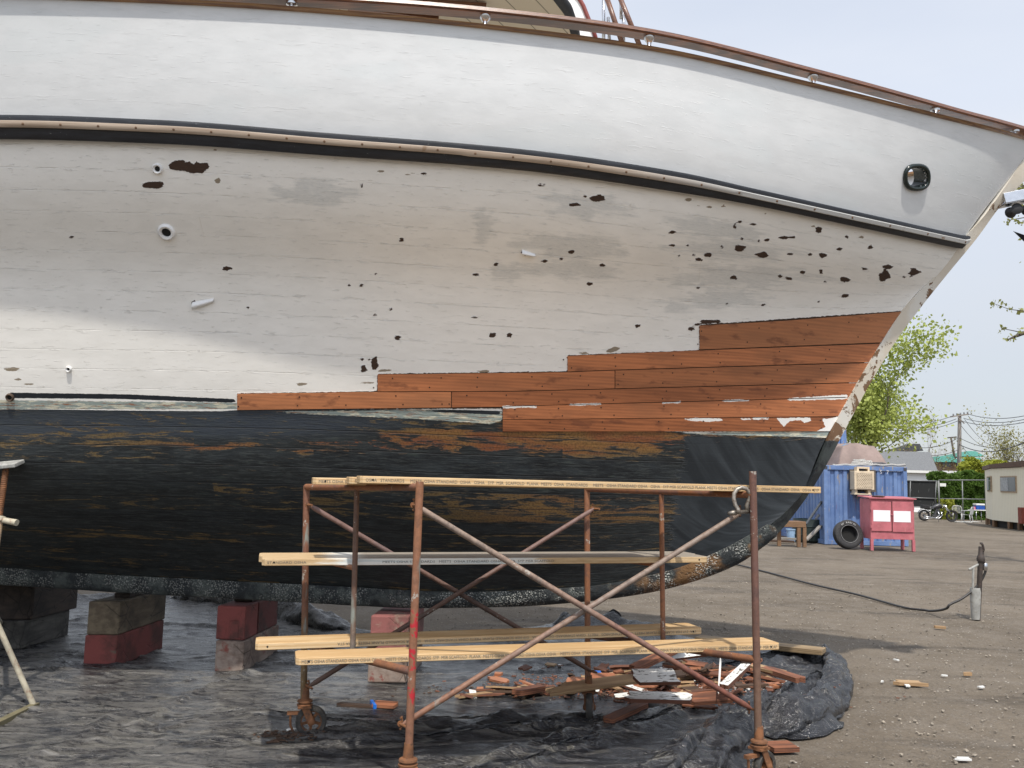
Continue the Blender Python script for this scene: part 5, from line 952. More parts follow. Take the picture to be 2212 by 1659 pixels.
# tarp heap, ropes, blue box on the roof
hm=simple('mauve_tarp',(.235,.175,.155),.75,var=.3,scale=1.2,bump=.3,bd=.02)
G_=[]; ca=(zp(575,610,Yc+1.2)[0]+zp(980,610,Yc+1.2)[0])/2; hw=(zp(980,610,Yc+1.2)[0]-zp(575,610,Yc+1.2)[0])/2
for i in range(49):
    row=[]
    for j in range(33):
        u=i/24-1; w=j/16-1; r=max(abs(u),abs(w)); e=np.clip((1-max(abs(u)**1.5,abs(w)**1.5)),0,1); x=ca+u*hw; y=Yc+1.3+w*1.1
        hz_v=.78*float(np.clip(e*2.0,0,1))**.8*(1-.28*abs(u+.05))+.05*float(fbm(np.array([x*1.6]),np.array([y*1.6]),3)[0])*min(1,e*4)+.06*float(ridged(np.array([x*1.1+y*.6]),np.array([y*.5]),3)[0])*min(1,e*4)-.03
        row.append((x,y,ZT+max(.004,hz_v)))
    G_.append(row)
m=MB(); m.grid(G_); o=part('tarp_heap',m,hm,None,smooth=True); tag(o,'brownish tarp draped over a heap on the blue container roof','tarp')
m=MB(); P=zp(745,474,Yc+1.3); 
G_=[[(P[0]+u*.36*math.cos(a),P[1]-.05+u*.35*math.sin(a),P[2]+.07-.16*u*u+.015*math.sin(5*a)) for a in np.linspace(0,2*np.pi,20)] for u in np.linspace(.03,1,7)]; m.grid(G_); o=part('blue_cover',m,simple('bright_blue_tarp',(.03,.22,.42),.6),None,smooth=True); tag(o,'scrap of bright blue plastic on top of the tarp heap','plastic scrap')
ropem=NM('grey_rope'); M=ropem; w=M.wave(M.coord('Object',(1,1,1),(.3,.6,.8)),14,.5,1); M.set(col=M.mix(M.step(w,.3,.6),(.16,.155,.15),(.50,.49,.46)),rough=.9,nor=M.bump(w,.5,.01))
m=MB(); pts=[zp(a,628+3*math.sin(a*.05),Yc+.12) for a in range(620,1225,12)]; m.tube(pts,.035,8); o=part('rope',m,ropem.m,None,smooth=True); tag(o,'grey twisted rope laid along the front edge of the container roof','rope','ropes on the container roof')
m=MB(); pts=[]
for k in range(90): t=k/89; a=k*.62; P=zp(850,618,Yc+.4); pts.append((P[0]+.45*math.cos(a)*(1-.35*t),P[1]+.3*math.sin(a)*(1-.3*t),ZT+.04+.14*t+.02*math.sin(k)))
m.tube(pts,.033,7); o=part('rope_coil',m,ropem.m,None,smooth=True); tag(o,'coil of grey rope heaped in the middle of the container roof edge','rope','ropes on the container roof')
m=MB(); pts=[]
for k in range(50): t=k/49; a=k*.62; P=zp(985,622,Yc+.35); pts.append((P[0]+.34*math.cos(a)*(1-.3*t),P[1]+.2*math.sin(a),ZT+.04+.07*t))
m.tube(pts,.03,7); o=part('rope_coil',m,simple('dark_rope',(.10,.10,.11),.9,scale=40),None,smooth=True); tag(o,'smaller dark rope coil right of the pale coil on the container','rope','ropes on the container roof')
m=MB(); A=zp(655,335,32); B=zp(745,490,32); m.box((B[0]-1.1,33.3,(A[2]+ZT)/2),(2.2,2.4,A[2]-ZT)); 
for k in range(5): m.box((B[0]-.18-k*.45,32.06,(A[2]+ZT)/2),(.1,.09,A[2]-ZT-.1))
o=part('steel_box',m,blue.m,None,bevel=.02); tag(o,'blue steel box standing on the container behind the tarp heap','steel box')
# --- tyre
tY=zg(757,1322)[1]; cc=np.array([zp(757,1212,tY)[0],tY+.12,.41]); ty=thing('tyre',(cc[0],cc[1],0),'large black tyre with white lettering leaning on the blue container','tyre')
ax=np.array([.06,-1,.22]); ax/=np.linalg.norm(ax); R0=.408
m=MB(); pr=[(.235,.06),(.235,-.06),(.25,-.1),(.30,-.125),(.36,-.125),(.395,-.1)]
for k in range(5): pr+= [(R0,-.09+k*.04),(R0,-.065+k*.04),(R0-.014,-.063+k*.04),(R0-.014,-.052+k*.04)]
pr+=[(R0,.1),(.395,.11),(.36,.125),(.30,.125),(.25,.1)]
m.lathe(cc,ax,[(a,b) for a,b in pr],40,closed=True); tyo=part('tread',m,simple('tyre_rubber',(.022,.022,.024),.75,scale=20,dirt=(.09,.085,.08)),ty,smooth=35)
m=MB(); m.lathe(cc-ax*.05,ax,[(.236,0),(.2,-.04),(0,-.05)],30); part('opening_shade',m,simple('dark_hole',(.004,.004,.004),.8),ty)  # black disc painted in as the shadow inside the tyre opening
u=np.array([1,0,0.])-ax*ax[0]; u/=np.linalg.norm(u); w=np.cross(ax,u); w=w if w[2]>0 else -w
for body,a0,rad in (('GT RADIAL',90+38,.325),):
    for k,ch in enumerate(body):
        if ch==' ': continue
        a=math.radians(a0-k*9.5); d=u*math.cos(a)+w*math.sin(a); tg_=u*math.sin(a)-w*math.cos(a); out=np.cross(tg_,d)
        p=cc-0*ax+d*(rad-.02)+ax*.127-tg_*.02; writing(ch,.062,ty,simple('white_letter',(.6,.6,.58),.7),np.stack([tg_,d,ax],1),p-np.array(WO[ty.name]))
m=MB(); pts=[cc+ax*.128+(u*math.cos(a)+w*math.sin(a))*.252 for a in np.linspace(0,6.283,40,endpoint=False)]; m.tube(pts,.006,5,close=True); part('sidewall_ring',m,simple('scuffed_ring',(.25,.25,.25),.7),ty)
# --- red cabinet
Yk=25.9; redp=simple('faded_red_paint',(.45,.13,.15),.5,var=.2,scale=3,dirt=(.47,.17,.18),bump=.1); dkr=simple('red_shadow_gap',(.08,.012,.016),.6)
kx0=zp(930,1000,Yk)[0]; kx1=zp(1297,1000,Yk)[0]; kz0=zp(1000,1240,Yk)[2]; kz1=zp(1100,910,Yk)[2]
kb_=thing('steel_cabinet',((kx0+kx1)/2,Yk+.4,0),'faded red two door steel cabinet with white panels beside the blue container','cabinet')
m=MB(); m.box(((kx0+kx1)/2,Yk+.41,(kz0+kz1)/2),(kx1-kx0-.02,.78,kz1-kz0)); part('body',m,redp,kb_,bevel=.006)
m=MB(); m.hexa([(kx0-.04,Yk-.05,kz1+.005),(kx1+.04,Yk-.05,kz1+.005),(kx1+.04,Yk+.85,kz1+.05),(kx0-.04,Yk+.85,kz1+.05)],[(kx0-.04,Yk-.05,kz1+.035),(kx1+.04,Yk-.05,kz1+.035),(kx1+.04,Yk+.85,kz1+.08),(kx0-.04,Yk+.85,kz1+.08)]); part('lid',m,redp,kb_)
for x in (kx0+.04,kx1-.04):
    for y in (Yk+.04,Yk+.76): m=MB(); m.box((x,y,kz0/2-.002),(.08,.08,kz0-.004)); part('leg',m,redp,kb_,bevel=.004)
for k,(a0,a1) in enumerate(((942,1103),(1117,1284))):
    m=MB(); zbox(m,a0,932,a1,1172+8*k,Yk-.012,.025); dr=part('door',m,redp,kb_,bevel=.004)
    m=MB(); zbox(m,*((957,1003,1095,1092) if k==0 else (1125,1010,1263,1098)),Yk-.016,.004); part('white_panel',m,simple('white_board',(.82,.83,.85),.4,var=.03),dr)
    m=MB()
    for b in (985,1135): zbox(m,a0-9 if k==0 else a1+1,b-12,a0-1 if k==0 else a1+9,b+12,Yk-.02,.03)
    part('hinge',m,redp,dr)
m=MB(); zbox(m,1105,932,1115,1178,Yk-.006,.02); part('door_gap',m,dkr,kb_); m=MB(); zbox(m,1098,1035,1124,1042,Yk-.035,.02); part('latch',m,redp,kb_)
m=MB(); P=zp(1003,903,Yk+.2); m.lathe((P[0],Yk+.25,kz1+.06),(0,.05,1),[(.18,0),(.18,.02),(.12,.03),(0,.03)],24); o=part('round_plate',m,simple('rusty_plate',(.12,.06,.045),.8),None); tag(o,'rusty round plate lying on top of the red cabinet','plate')
# --- junk left of the container
brn=mat_wood('bench_wood',(.26,.15,.075),(.12,.065,.035),6,.7)
Yb=26.6; bn=thing('work_bench',zg(330,1310),'low heavy brown wooden bench behind the keel','bench')
A=zp(150,1120,Yb);B=zp(400,1120,Yb); zt=zp(300,1092,Yb)[2]; m=MB(); m.box(((A[0]+B[0])/2,Yb+.35,zt-.09),(B[0]-A[0],.7,.17)); part('top',m,brn,bn,bevel=.01)
for a in (337,385):
    for y in (Yb+.06,Yb+.6):
        if a==337 and y>Yb+.3: continue
        P=zp(a,1200,y); m=MB(); m.box((P[0],y,(zt-.18)/2),(.10,.10,zt-.18)); part('leg',m,brn,bn,bevel=.006)
P=zp(175,1200,Yb+.3); m=MB(); m.box((P[0],Yb+.3,(zt-.18)/2),(.1,.1,zt-.18)); part('leg',m,brn,bn)
bk=thing('bucket',zg(282,1258),'pale blue plastic bucket under the brown bench','bucket'); P=zg(282,1258); m=MB(); m.lathe(P,(0,0,1),[(.14,0),(.17,.36),(.185,.36),(.185,.4),(.165,.4),(.13,.02),(0,.02)],20); part('pail',m,simple('pale_blue_plastic',(.30,.44,.62),.4,var=.08),bk,smooth=40)
m=MB(); m.tube([P+[.18*math.cos(a),-.05,.36-.17*math.sin(a)] for a in np.linspace(0,3.14,12)],.006,5); part('handle',m,steel(),bk)
br_=thing('barrel',zg(440,1262),'dark green plastic barrel between the bench and the blue container','barrel'); P=zg(440,1262); m=MB(); h_=(zp(440,1072,P[1])[2]); m.lathe(P,(0,0,1),[(.50,0),(.56,.05),(.58,h_*.3),(.6,h_*.32),(.58,h_*.34),(.58,h_*.66),(.6,h_*.68),(.58,h_*.7),(.55,h_-.04),(.55,h_),(.5,h_),(.5,h_-.03),(0,h_-.03)],28); part('drum',m,simple('dark_green_plastic',(.018,.03,.028),.45,var=.2),br_,smooth=35)
rw=simple('rusty_red_wall',(.15,.035,.022),.8,var=.4,scale=4,dirt=(.07,.03,.02)); m=corr(zp(60,1000,33)[0],zp(500,1000,33)[0],0,2.1,33,20,'x',.06); o=part('corrugated_panel',m,rw,None); tag(o,'rusty red corrugated panel standing behind the barrel','metal panel')
fr_=thing('pipe_frame',zg(340,1240),'thin orange red pipe frame by the barrel','pipe frame'); rp=simple('orange_red_pipe',(.42,.05,.025),.5)
for (a,b,c_,d_) in ((262,1035,410,1035),(440,890,325,1085),(420,870,470,872)): m=MB(); m.tube([zp(a,b,31.5),zp(c_,d_,31.5)],.028,8); part('pipe',m,rp,fr_,smooth=True)
for k,(a,b,c_,d_,lb) in enumerate(((528,930,398,1120,'dark pipe leaning against the left side of the blue container'),(520,1130,398,1248,'pale board leaning low against the blue container'),(505,1040,480,1075,'short grey stick leaning by the barrel'))):
    m=MB(); A=zp(a,b,28.6);B=zp(c_,d_,27.6); e=B-A; m.box((A+B)/2,(np.linalg.norm(e),.06+.05*(k==1),.05),frame(e)); o=part('leaning_pole',m,[simple('dark_pipe',(.05,.055,.06),.5),mat_wood('grey_board',(.30,.28,.25),(.18,.165,.145),6,.8),simple('dark_pipe',(.05,.055,.06),.5)][k],None); tag(o,lb,'pole')
for k,(a,b,L,w_) in enumerate(((150,1270,1.1,.25),(220,1262,.8,.16),(110,1255,.9,.2),(450,1262,.9,.12),(180,1245,.7,.3))):
    P=zg(a,b); m=MB(); m.box((0,0,0),(L,w_,.05),rotm(.05,.03*k,.2*k-.3)); m.v=[tuple(np.array(v)+P+[0,0,.06+.05*(k%3)]) for v in m.v]; o=part('scrap_board',m,[oldd,MATS['grey_board'],dkb][k%3],None); tag(o,['dark scrap board under the bench end','grey scrap board under the bench end','black scrap timber under the bench end','dark scrap board lying before the barrel','grey scrap board beneath the bench top'][k],'scrap board','scrap boards by the bench')
m=MB()
for j in range(4): P=zp(425,880+j*6,31); m.tube([P+np.array([.3*math.sin(t)*(1+.1*j),0,-.75-.75*math.cos(t)*(1+.08*j)]) for t in np.linspace(0,6.28,26)],.02,6)
o=part('hanging_cable',m,black_pl(),None); tag(o,'loops of black cable hanging on the rusty panel','cable')
# --- yard hydrant with hose
hy=thing('yard_hydrant',gz(2111,1338),'rusty standpipe hydrant with a curved handle standing in the dirt','hydrant'); Yh=gz(2111,1338)[1]
dkp=simple('dark_iron',(.045,.035,.03),.6,scale=20,dirt=(.11,.06,.04)); gpv=simple('grey_pvc',(.33,.33,.31),.5,dirt=(.2,.18,.15))
V8=lambda a,b:gy(1858+.16*a,999.8+.16*b,Yh)
m=MB(); m.tube([gy(2112,1340,Yh),gy(2118,1212,Yh)],.034,12); part('standpipe',m,dkp,hy,smooth=50)
m=MB(); A=gz(2105,1337)-np.array([0,.03,0]); m.lathe(A,(.02,0,1),[(.055,0),(.07,.36),(.062,.42),(.055,.42),(.05,.1)],18); part('sleeve',m,gpv,hy,smooth=40)
m=MB(); m.lathe(V8(1630,1330),(0,0,1),[(.05,0),(.055,.03),(.045,.07),(.03,.1),(.025,.2)],14); m.tube([V8(1640,1290),V8(1610,1260),V8(1612,1190),V8(1645,1180),V8(1665,1190),V8(1668,1170),V8(1655,1110),V8(1640,1085),V8(1630,1080),V8(1632,1100)],.017,8); m.tube([V8(1660,1200),V8(1660,1330)],.012,8); m.tube([V8(1645,1340),V8(1680,1350)],.03,10); part('head',m,dkp,hy,smooth=50)
m=MB(); m.lathe(V8(1682,1352),(.03,0,-1),[(.026,0),(.034,.01),(.034,.085),(.024,.1)],14); part('coupling',m,steel(),hy,smooth=40)
m=MB(); m.tube([V8(1470,1440),V8(1605,1368)],.016,8); part('side_handle',m,gpv,hy); m=MB(); m.tube([V8(1527,1415),gy(2101,1300,Yh)],.015,8); part('side_post',m,gpv,hy)
hpts=[V8(1684,1410),gy(2129,1232,Yh),gy(2124,1246,Yh),gy(2109,1268,Yh),gy(2078,1293,Yh-.02),gy(2048,1311,Yh-.05),gz(2003,1319,.025),gz(1958,1313.5,.02),gz(1858,1286,.02),gz(1758,1263,.02),gz(1657,1236,.02),gz(1582,1218,.02),gz(1450,1208,.02),gz(1200,1196,.02)]
def smooth_pts(P,n=6):
    P=np.array(P); t=np.arange(len(P)); tt=np.linspace(0,len(P)-1,(len(P)-1)*n+1); return np.stack([pchip(t,P[:,k],tt) for k in range(3)],1)
m=MB(); m.tube(smooth_pts(hpts),.017,8); o=part('garden_hose',m,simple('black_hose',(.02,.018,.017),.45),None,smooth=True); tag(o,'black hose running from the hydrant across the dirt to the keel','hose')
# --- motorcycle
Ym=52.; mc=thing('motorcycle',zg(1440,1088),'black cruiser motorcycle parked in front of the fence','motorcycle'); blk=simple('gloss_black',(.012,.012,.014),.2,var=.1); chrome=steel(); q0=zg(1545,1094); s_=1/ (1950/Ym*1/.2613)   # metres per zoom pixel
def mp(a,b,dy=0.): return np.array([q0[0]+(a-1545)*s_,Ym+dy,(1094-b)*s_])
for (a,b,r) in ((1543,1044,48),(1318,1044,46)):
    m=MB(); m.lathe(mp(a,b),(0,1,0),[(r*s_*.72,-.045),(r*s_*.93,-.06),(r*s_,-.03),(r*s_,.03),(r*s_*.93,.06),(r*s_*.72,.045)],30,closed=True); w=part('wheel',m,black_pl(),mc,smooth=40)
    m=MB(); m.lathe(mp(a,b),(0,1,0),[(r*s_*.72,-.03),(r*s_*.66,-.03),(r*s_*.66,.03),(r*s_*.72,.03)],24,closed=True); m.lathe(mp(a,b),(0,1,0),[(.06,-.07),(.06,.07)],14)
    for k in range(9): an=k*2*math.pi/9; m.tube([mp(a,b),mp(a,b)+np.array([math.cos(an),0,math.sin(an)])*r*s_*.68],.012,5)
    part('rim',m,simple('dark_alloy',(.10,.10,.11),.35,.6),w)
m=MB(); secs=[(1385,984,10,10),(1400,975,20,14),(1430,966,26,16),(1450,962,22,16),(1462,962,12,12)]
rows=[[mp(a,b)+np.array([0,math.cos(t)*r2*s_,math.sin(t)*r*s_*.75]) for t in np.linspace(0,6.283,14)] for a,b,r,r2 in secs]; m.grid(rows); part('fuel_tank',m,simple('satin_grey_black',(.05,.05,.055),.35),mc,smooth=True)
m=MB(); rows=[[mp(a,b)+np.array([0,math.cos(t)*.14,math.sin(t)*.05]) for t in np.linspace(0,6.283,10)] for a,b in ((1300,975),(1330,990),(1365,992),(1392,986))]; m.grid(rows); part('saddle',m,black_pl(),mc,smooth=True)
m=MB(); m.add([mp(1298,958,-.2),mp(1352,960,-.2),mp(1358,990,-.2),mp(1298,990,-.2),mp(1298,958,.2),mp(1352,960,.2),mp(1358,990,.2),mp(1298,990,.2)],[(0,1,2,3),(4,5,6,7),(0,1,5,4),(1,2,6,5),(2,3,7,6),(3,0,4,7)]); part('saddlebag',m,black_pl(),mc,bevel=.02)
m=MB()
for an,cx in ((.38,1408),(-.38,1440)):
    for k in range(6): m.lathe(mp(cx+math.sin(an)*k*8-0,1035-k*8),(math.sin(an)*-1 if 0 else math.sin(an),0,1),[(.085,0),(.085,.02),(.07,.022),(.07,.04)],12)
m.box(mp(1424,1050),(.42,.24,.22)); m.lathe(mp(1400,1052,-.14),(0,1,0),[(.11,0),(.11,.02)],18); part('engine',m,simple('engine_metal',(.14,.14,.15),.35,.7,scale=30),mc,smooth=35)
m=MB(); m.tube([mp(1420,1010,-.16),mp(1432,1040,-.18),mp(1400,1066,-.2),mp(1340,1070,-.22),mp(1300,1066,-.22)],[.025,.025,.03,.045,.045],10); m.tube([mp(1446,1010,-.16),mp(1455,1040,-.18),mp(1420,1070,-.2),mp(1345,1058,-.22),mp(1305,1050,-.22)],[.025,.025,.03,.042,.042],10); part('exhaust_pipe',m,chrome,mc,smooth=True)
m=MB(); m.tube([mp(1466,968),mp(1480,1005),mp(1440,1068),mp(1380,1068)],.025,8); m.tube([mp(1466,975),mp(1390,1000),mp(1330,1030)],.025,8); part('frame',m,blk,mc,smooth=True)
for dy in (-.09,.09): m=MB(); m.tube([mp(1480,955,dy),mp(1543,1044,dy)],.024,10); part('fork',m,chrome,mc,smooth=True)
m=MB(); m.tube([mp(1472,935,-.36),mp(1478,940,-.25),mp(1482,952,-.1),mp(1482,952,.1),mp(1478,940,.25),mp(1472,935,.36)],.016,8); part('handlebar',m,blk,mc,smooth=True)
m=MB(); m.lathe(mp(1500,970),(1,0,-.1),[(.03,-.16),(.085,-.08),(.09,0),(.07,.02),(0,.03)],18); part('headlight',m,chrome,mc,smooth=40)
for (a,b,r,t0,t1) in ((1543,1044,53,.5,2.3),(1318,1044,53,.6,2.9)):
    m=MB(); m.grid([[mp(a,b)+np.array([math.cos(t)*r*s_,y,math.sin(t)*r*s_]) for y in (-.07,-.05,.05,.07)] for t in np.linspace(t0,t1,14)]); part('mudguard',m,blk,mc,smooth=True)
m=MB(); m.tube([mp(1425,1068,-.12),mp(1418,1092,-.25)],.012,6); part('kickstand',m,blk,mc)
# --- chairs, table, cool box
def monobloc(mat,label,p,rz,grp):
    c=thing('plastic_chair',(0,0,0),label,'chair',grp)
    m=MB(); m.grid([[(x,y,.43+.02*abs(x)*2-(.02 if abs(y)<.15 else 0)) for x in np.linspace(-.24,.24,7)] for y in np.linspace(-.22,.24,7)]); q=part('seat',m,mat,c,smooth=True); 
    for sx in (-1,1):
        for sy in (-1,1): m=MB(); m.tube([(sx*.22,sy*.2,.43),(sx*.27,sy*.26,0)],[.028,.02],6); part('leg',m,mat,c,smooth=True)
        m=MB(); m.tube([(sx*.27,-.24,.45),(sx*.29,-.2,.64),(sx*.29,.1,.66),(sx*.25,.26,.68)],.026,6); part('armrest',m,mat,c,smooth=True)
    m=MB(); m.tube([(-.24,.24,.44),(-.26,.3,.75),(-.18,.32,.86),(.18,.32,.86),(.26,.3,.75),(.24,.24,.44)],.028,6)
    for k in range(5): x=-.16+k*.08; m.box((x,.285,.64),(.035,.014,.42),rotm(-.13,0,0))
    part('backrest',m,mat,c,smooth=35); c.location=p; c.rotation_euler=(0,0,rz); return c
wpl=simple('white_plastic',(.66,.66,.63),.4,var=.05); gpl=simple('grey_plastic',(.40,.41,.41),.45,var=.05)
monobloc(wpl,'white plastic armchair left of the grey one by the fence',zg(1652,1080),2.6,'plastic chairs by the fence'); monobloc(gpl,'grey plastic armchair standing foremost by the folding table',zg(1730,1098),-2.3,'plastic chairs by the fence'); monobloc(wpl,'white plastic armchair behind the grey chair',zg(1752,1076),.2,'plastic chairs by the fence')
fc=thing('folding_chair',zg(1583,1072),'beige folding chair with a solid back beside the motorcycle','chair'); bg_=simple('beige_plastic',(.58,.49,.41),.5,var=.06); Yf=zg(1583,1072)[1]
m=MB(); P=zp(1547,970,Yf);Q=zp(1620,1042,Yf); m.box(((P[0]+Q[0])/2,Yf,(P[2]+Q[2])/2),(Q[0]-P[0],.05,P[2]-Q[2])); part('back_panel',m,bg_,fc,bevel=.05,seg=3)
for a in (1560,1610): m=MB(); A=zp(a,1042,Yf); m.tube([A,(A[0]+.05,Yf-.1,0)],.018,6); part('leg',m,bg_,fc,smooth=True)
tb=thing('folding_table',zg(1840,1098),'white folding table beside the cream hut','table'); Yt=zg(1840,1098)[1]; P=zp(1785,1000,Yt);Q=zp(1910,1000,Yt); m=MB(); m.box(((P[0]+Q[0])/2,Yt+.3,P[2]),(Q[0]-P[0],.75,.045)); part('table_top',m,wpl,tb,bevel=.01)
for a in (1805,1890):
    x=zp(a,1000,Yt)[0]
    for y in (Yt,Yt+.6): m=MB(); m.tube([(x,y,P[2]-.02),(x,y,0)],.018,6); part('leg',m,steel(),tb,smooth=True)
cb=thing('cool_box',(zp(1850,990,Yt)[0],Yt+.3,P[2]+.025),'blue cool box with a white lid on the folding table','cool box'); x0_,x1_=zp(1815,990,Yt)[0],zp(1886,990,Yt)[0]; zb=P[2]+.025
m=MB(); m.box(((x0_+x1_)/2,Yt+.3,zb+.13),(x1_-x0_,.4,.25)); part('box',m,simple('deep_blue_plastic',(.01,.06,.28),.4),cb,bevel=.02); m=MB(); m.box(((x0_+x1_)/2,Yt+.3,zb+.31),(x1_-x0_+.02,.42,.1)); part('lid',m,wpl,cb,bevel=.025)
m=MB(); p=zp(1803,985,Yt); m.lathe((p[0],Yt+.2,zb),(0,0,1),[(.07,0),(.08,.15),(.07,.17),(0,.17)],14); o=part('tub',m,simple('pink_plastic',(.55,.16,.25),.5),None,smooth=40); tag(o,'small pink tub beside the cool box on the table','tub')
for k,(a,b) in enumerate(((1690,1100),(1760,1098))): 
    m=MB(); m.box((0,0,0),(.9,.5,.02),rotm(0,0,.2*k)); P2=zg(a,b); m.v=[tuple(np.array(v)+P2+[0,0,.02]) for v in m.v]; o=part('white_board',m,wpl,None); tag(o,['white board flat on the ground left of the chairs','white board flat on the ground under the grey chair'][k],'board','white boards on the ground')
# --- cream hut on stilts
hutm=NM('cream_siding'); M=hutm; g1=M.N.new('ShaderNodeTexCoord').outputs['UV']; xx=M.sep(g1)[0]; fr3=M.mth('ABSOLUTE',M.mth('SUBTRACT',M.mth('FRACT',M.mth('MULTIPLY',xx,5.)),.5)); n=M.noise(M.coord('Object'),1.5,5,.6)
M.set(col=M.mix(M.mth('MULTIPLY',M.mth('SUBTRACT',1.,M.step(fr3,.02,.05)),.5),M.mix(n,(.84,.78,.62),(.87,.82,.68)),(.30,.26,.19)),rough=.6,nor=M.bump(M.step(fr3,.02,.06),.3,.01))
hu=thing('cream_hut',zp(2060,1100,46),'cream sided hut with a brown roof raised on stilts at the right edge','hut')
A=zp(1886,1000,50.);B=zp(1938,1000,46.6);C_=zp(2192,1000,42.6); D=C_+(A-B); 
def wallp(P,Q,z0,z1,name):
    m=MB(); e=Q-P; L=np.linalg.norm(e[:2]); t=np.array([-e[1],e[0],0])/L*.08; a=np.array([P[0],P[1],z0]);b=np.array([Q[0],Q[1],z0]); up=np.array([0,0,z1-z0])
    if t@np.array([-P[0],-P[1],0])>0: t=-t
    m.hexa([a,b,b+t,a+t],[a+up,b+up,b+t+up,a+t+up]); o=part(name,m,hutm.m,hu); w=np.array([tuple(v.co) for v in o.data.vertices])+WO[o.name]; uvset(o,np.stack([(w-a)[:,:2]@(e[:2]/L),w[:,2]],1)); return o
hz0,hz1=.34,2.95
front=wallp(B,C_,hz0,hz1,'wall'); side=wallp(A,B,hz0,hz1,'wall'); wallp(C_,C_+(C_-B)*.6,hz0-.1,hz1+.15,'wall'); wallp(D,C_,hz0,hz1,'wall'); wallp(A,D,hz0,hz1,'wall')
e1=(C_-B)/np.linalg.norm(C_-B); e2=(A-B)/np.linalg.norm(A-B)
m=MB(); rz0,rz1=hz1+.02,hz1+.22; b=[B-e1*.35-e2*.35,C_+(C_-B)*.6-e2*.35,C_+(C_-B)*.6+(A-B)+e2*.2,A-e1*.35+e2*.2]; m.hexa([np.array([p[0],p[1],rz0]) for p in b],[np.array([p[0],p[1],rz1+.12*(k in(1,2))]) for k,p in enumerate(b)]); part('roof',m,simple('brown_fascia',(.13,.075,.05),.7),hu)
def window(P,Q,a0,b0,a1,b1,parent,nrm,panes):
    """opening given by picture corners, on the wall through P-Q"""
    def onw(a,b):
        d=ray(Zx(a),Zy(b)); t=((P-EYE)@nrm)/(d@nrm); return EYE+d*t
    a,c_=onw(a0,b1),onw(a1,b0); z0,z1=a[2],c_[2]; c_=np.array([c_[0],c_[1],0]); a=np.array([a[0],a[1],0]); e=(c_-a); n=nrm/np.linalg.norm(nrm); n=n if n@(EYE-P)>0 else -n
    m=MB(); mid=(a+c_)/2+[0,0,(z0+z1)/2]; R=frame(e,(0,0,1)); m.box(mid+n*.02,(np.linalg.norm(e)+.12,.05,z1-z0+.12),R); f=part('window',m,simple('tan_trim',(.45,.33,.22),.6),parent)
    m=MB(); m.box(mid+n*.05,(np.linalg.norm(e),.02,z1-z0),R); part('pane',m,simple('window_glass',(.10,.12,.14),.08,var=.1),f)
    m=MB(); m.box(mid+n*.065-R[:,0]*np.linalg.norm(e)*.22,(np.linalg.norm(e)*.5,.012,z1-z0-.05),R); part('blind',m,simple('pale_blind',(.42,.44,.46),.6),f)
nf=np.cross(C_-B,(0,0,1.)); ns=np.cross(A-B,(0,0,1.)); window(B,C_,2017,727,2136,844,front,nf,1); window(A,B,1905,727,1930,838,side,ns,1)
for P in (B+e1*.4+e2*.3,A-e2*.2+e1*.2,C_-e1*.3+e2*.3,B+e1*2.5+e2*.3): m=MB(); m.box((P[0],P[1],hz0/2),(.18,.18,hz0)); part('stilt',m,brn,hu)
m=MB(); bb=[B+e1*.8+e2*.7,C_+(C_-B)*.5+e2*.7,D+(C_-B)*.5,A+e1*.6]; m.hexa([np.array([p[0],p[1],.0]) for p in bb],[np.array([p[0],p[1],hz0]) for p in bb]); part('underfloor_shade',m,simple('dark_hole',(.004,.004,.004),.8),hu)  # black block stands in for the shade beneath the hut floor
m=MB(); P=zp(2192,1045,42.5); m.box(P,(.3,.3,.75)); o=part('red_box',m,simple('brick_red',(.25,.06,.04),.7),hu)
# --- fence and windscreen gate
Yg=56.; gal=simple('galvanised_tube',(.17,.175,.175),.5,.3,var=.15)
ga=thing('chain_link_gate',zp(1360,970,Yg),'chain link gate covered with black screen behind the motorcycle','gate')
m=MB(); zbox(m,1236,762,1476,972,Yg+.05,.02); scn=NM('black_screen'); M=scn; v=M.coord('Object'); n=M.noise(v,2.5,6,.75); ck=M.step(M.vor(M.coord('Object',(1,1,.4),(0,.7,0)),2.2,'DISTANCE_TO_EDGE'),.012,.0); M.set(col=M.mix(M.mth('MULTIPLY',ck,M.step(n,.52,.6)),(.008,.009,.009),(.25,.26,.26)),rough=.8); part('screen',m,scn.m,ga)
m=MB()
for (a,b,c_,d_) in ((1236,756,1480,760),(1240,895,1480,905),(1262,760,1255,970),(1476,760,1462,972),(1490,758,1496,975),(1240,972,1480,976)): m.tube([zp(a,b,Yg),zp(c_,d_,Yg)],.035,8)
part('tube_frame',m,gal,ga,smooth=True)
fe=thing('chain_link_fence',zp(1690,990,Yg+.3),'grey chain link fence rails in front of the hedge','fence')
m=MB(); m.tube([zp(1496,905,Yg),zp(1990,912,Yg)],.03,8); m.tube([zp(1496,752,Yg),zp(1990,752,Yg)],.03,8); part('rail',m,gal,fe,smooth=True)
for a in (1497,1690,1880): m=MB(); m.tube([zp(a,750,Yg+.02),(zp(a,750,Yg)[0],Yg+.02,0)],.035,8); part('post',m,gal,fe,smooth=True)
m=MB(); zbox(m,1505,779,1556,803,Yg-.05,.01); o=part('small_sign',m,wpl,None); tag(o,'small blank white sign on the fence by the gate','sign')
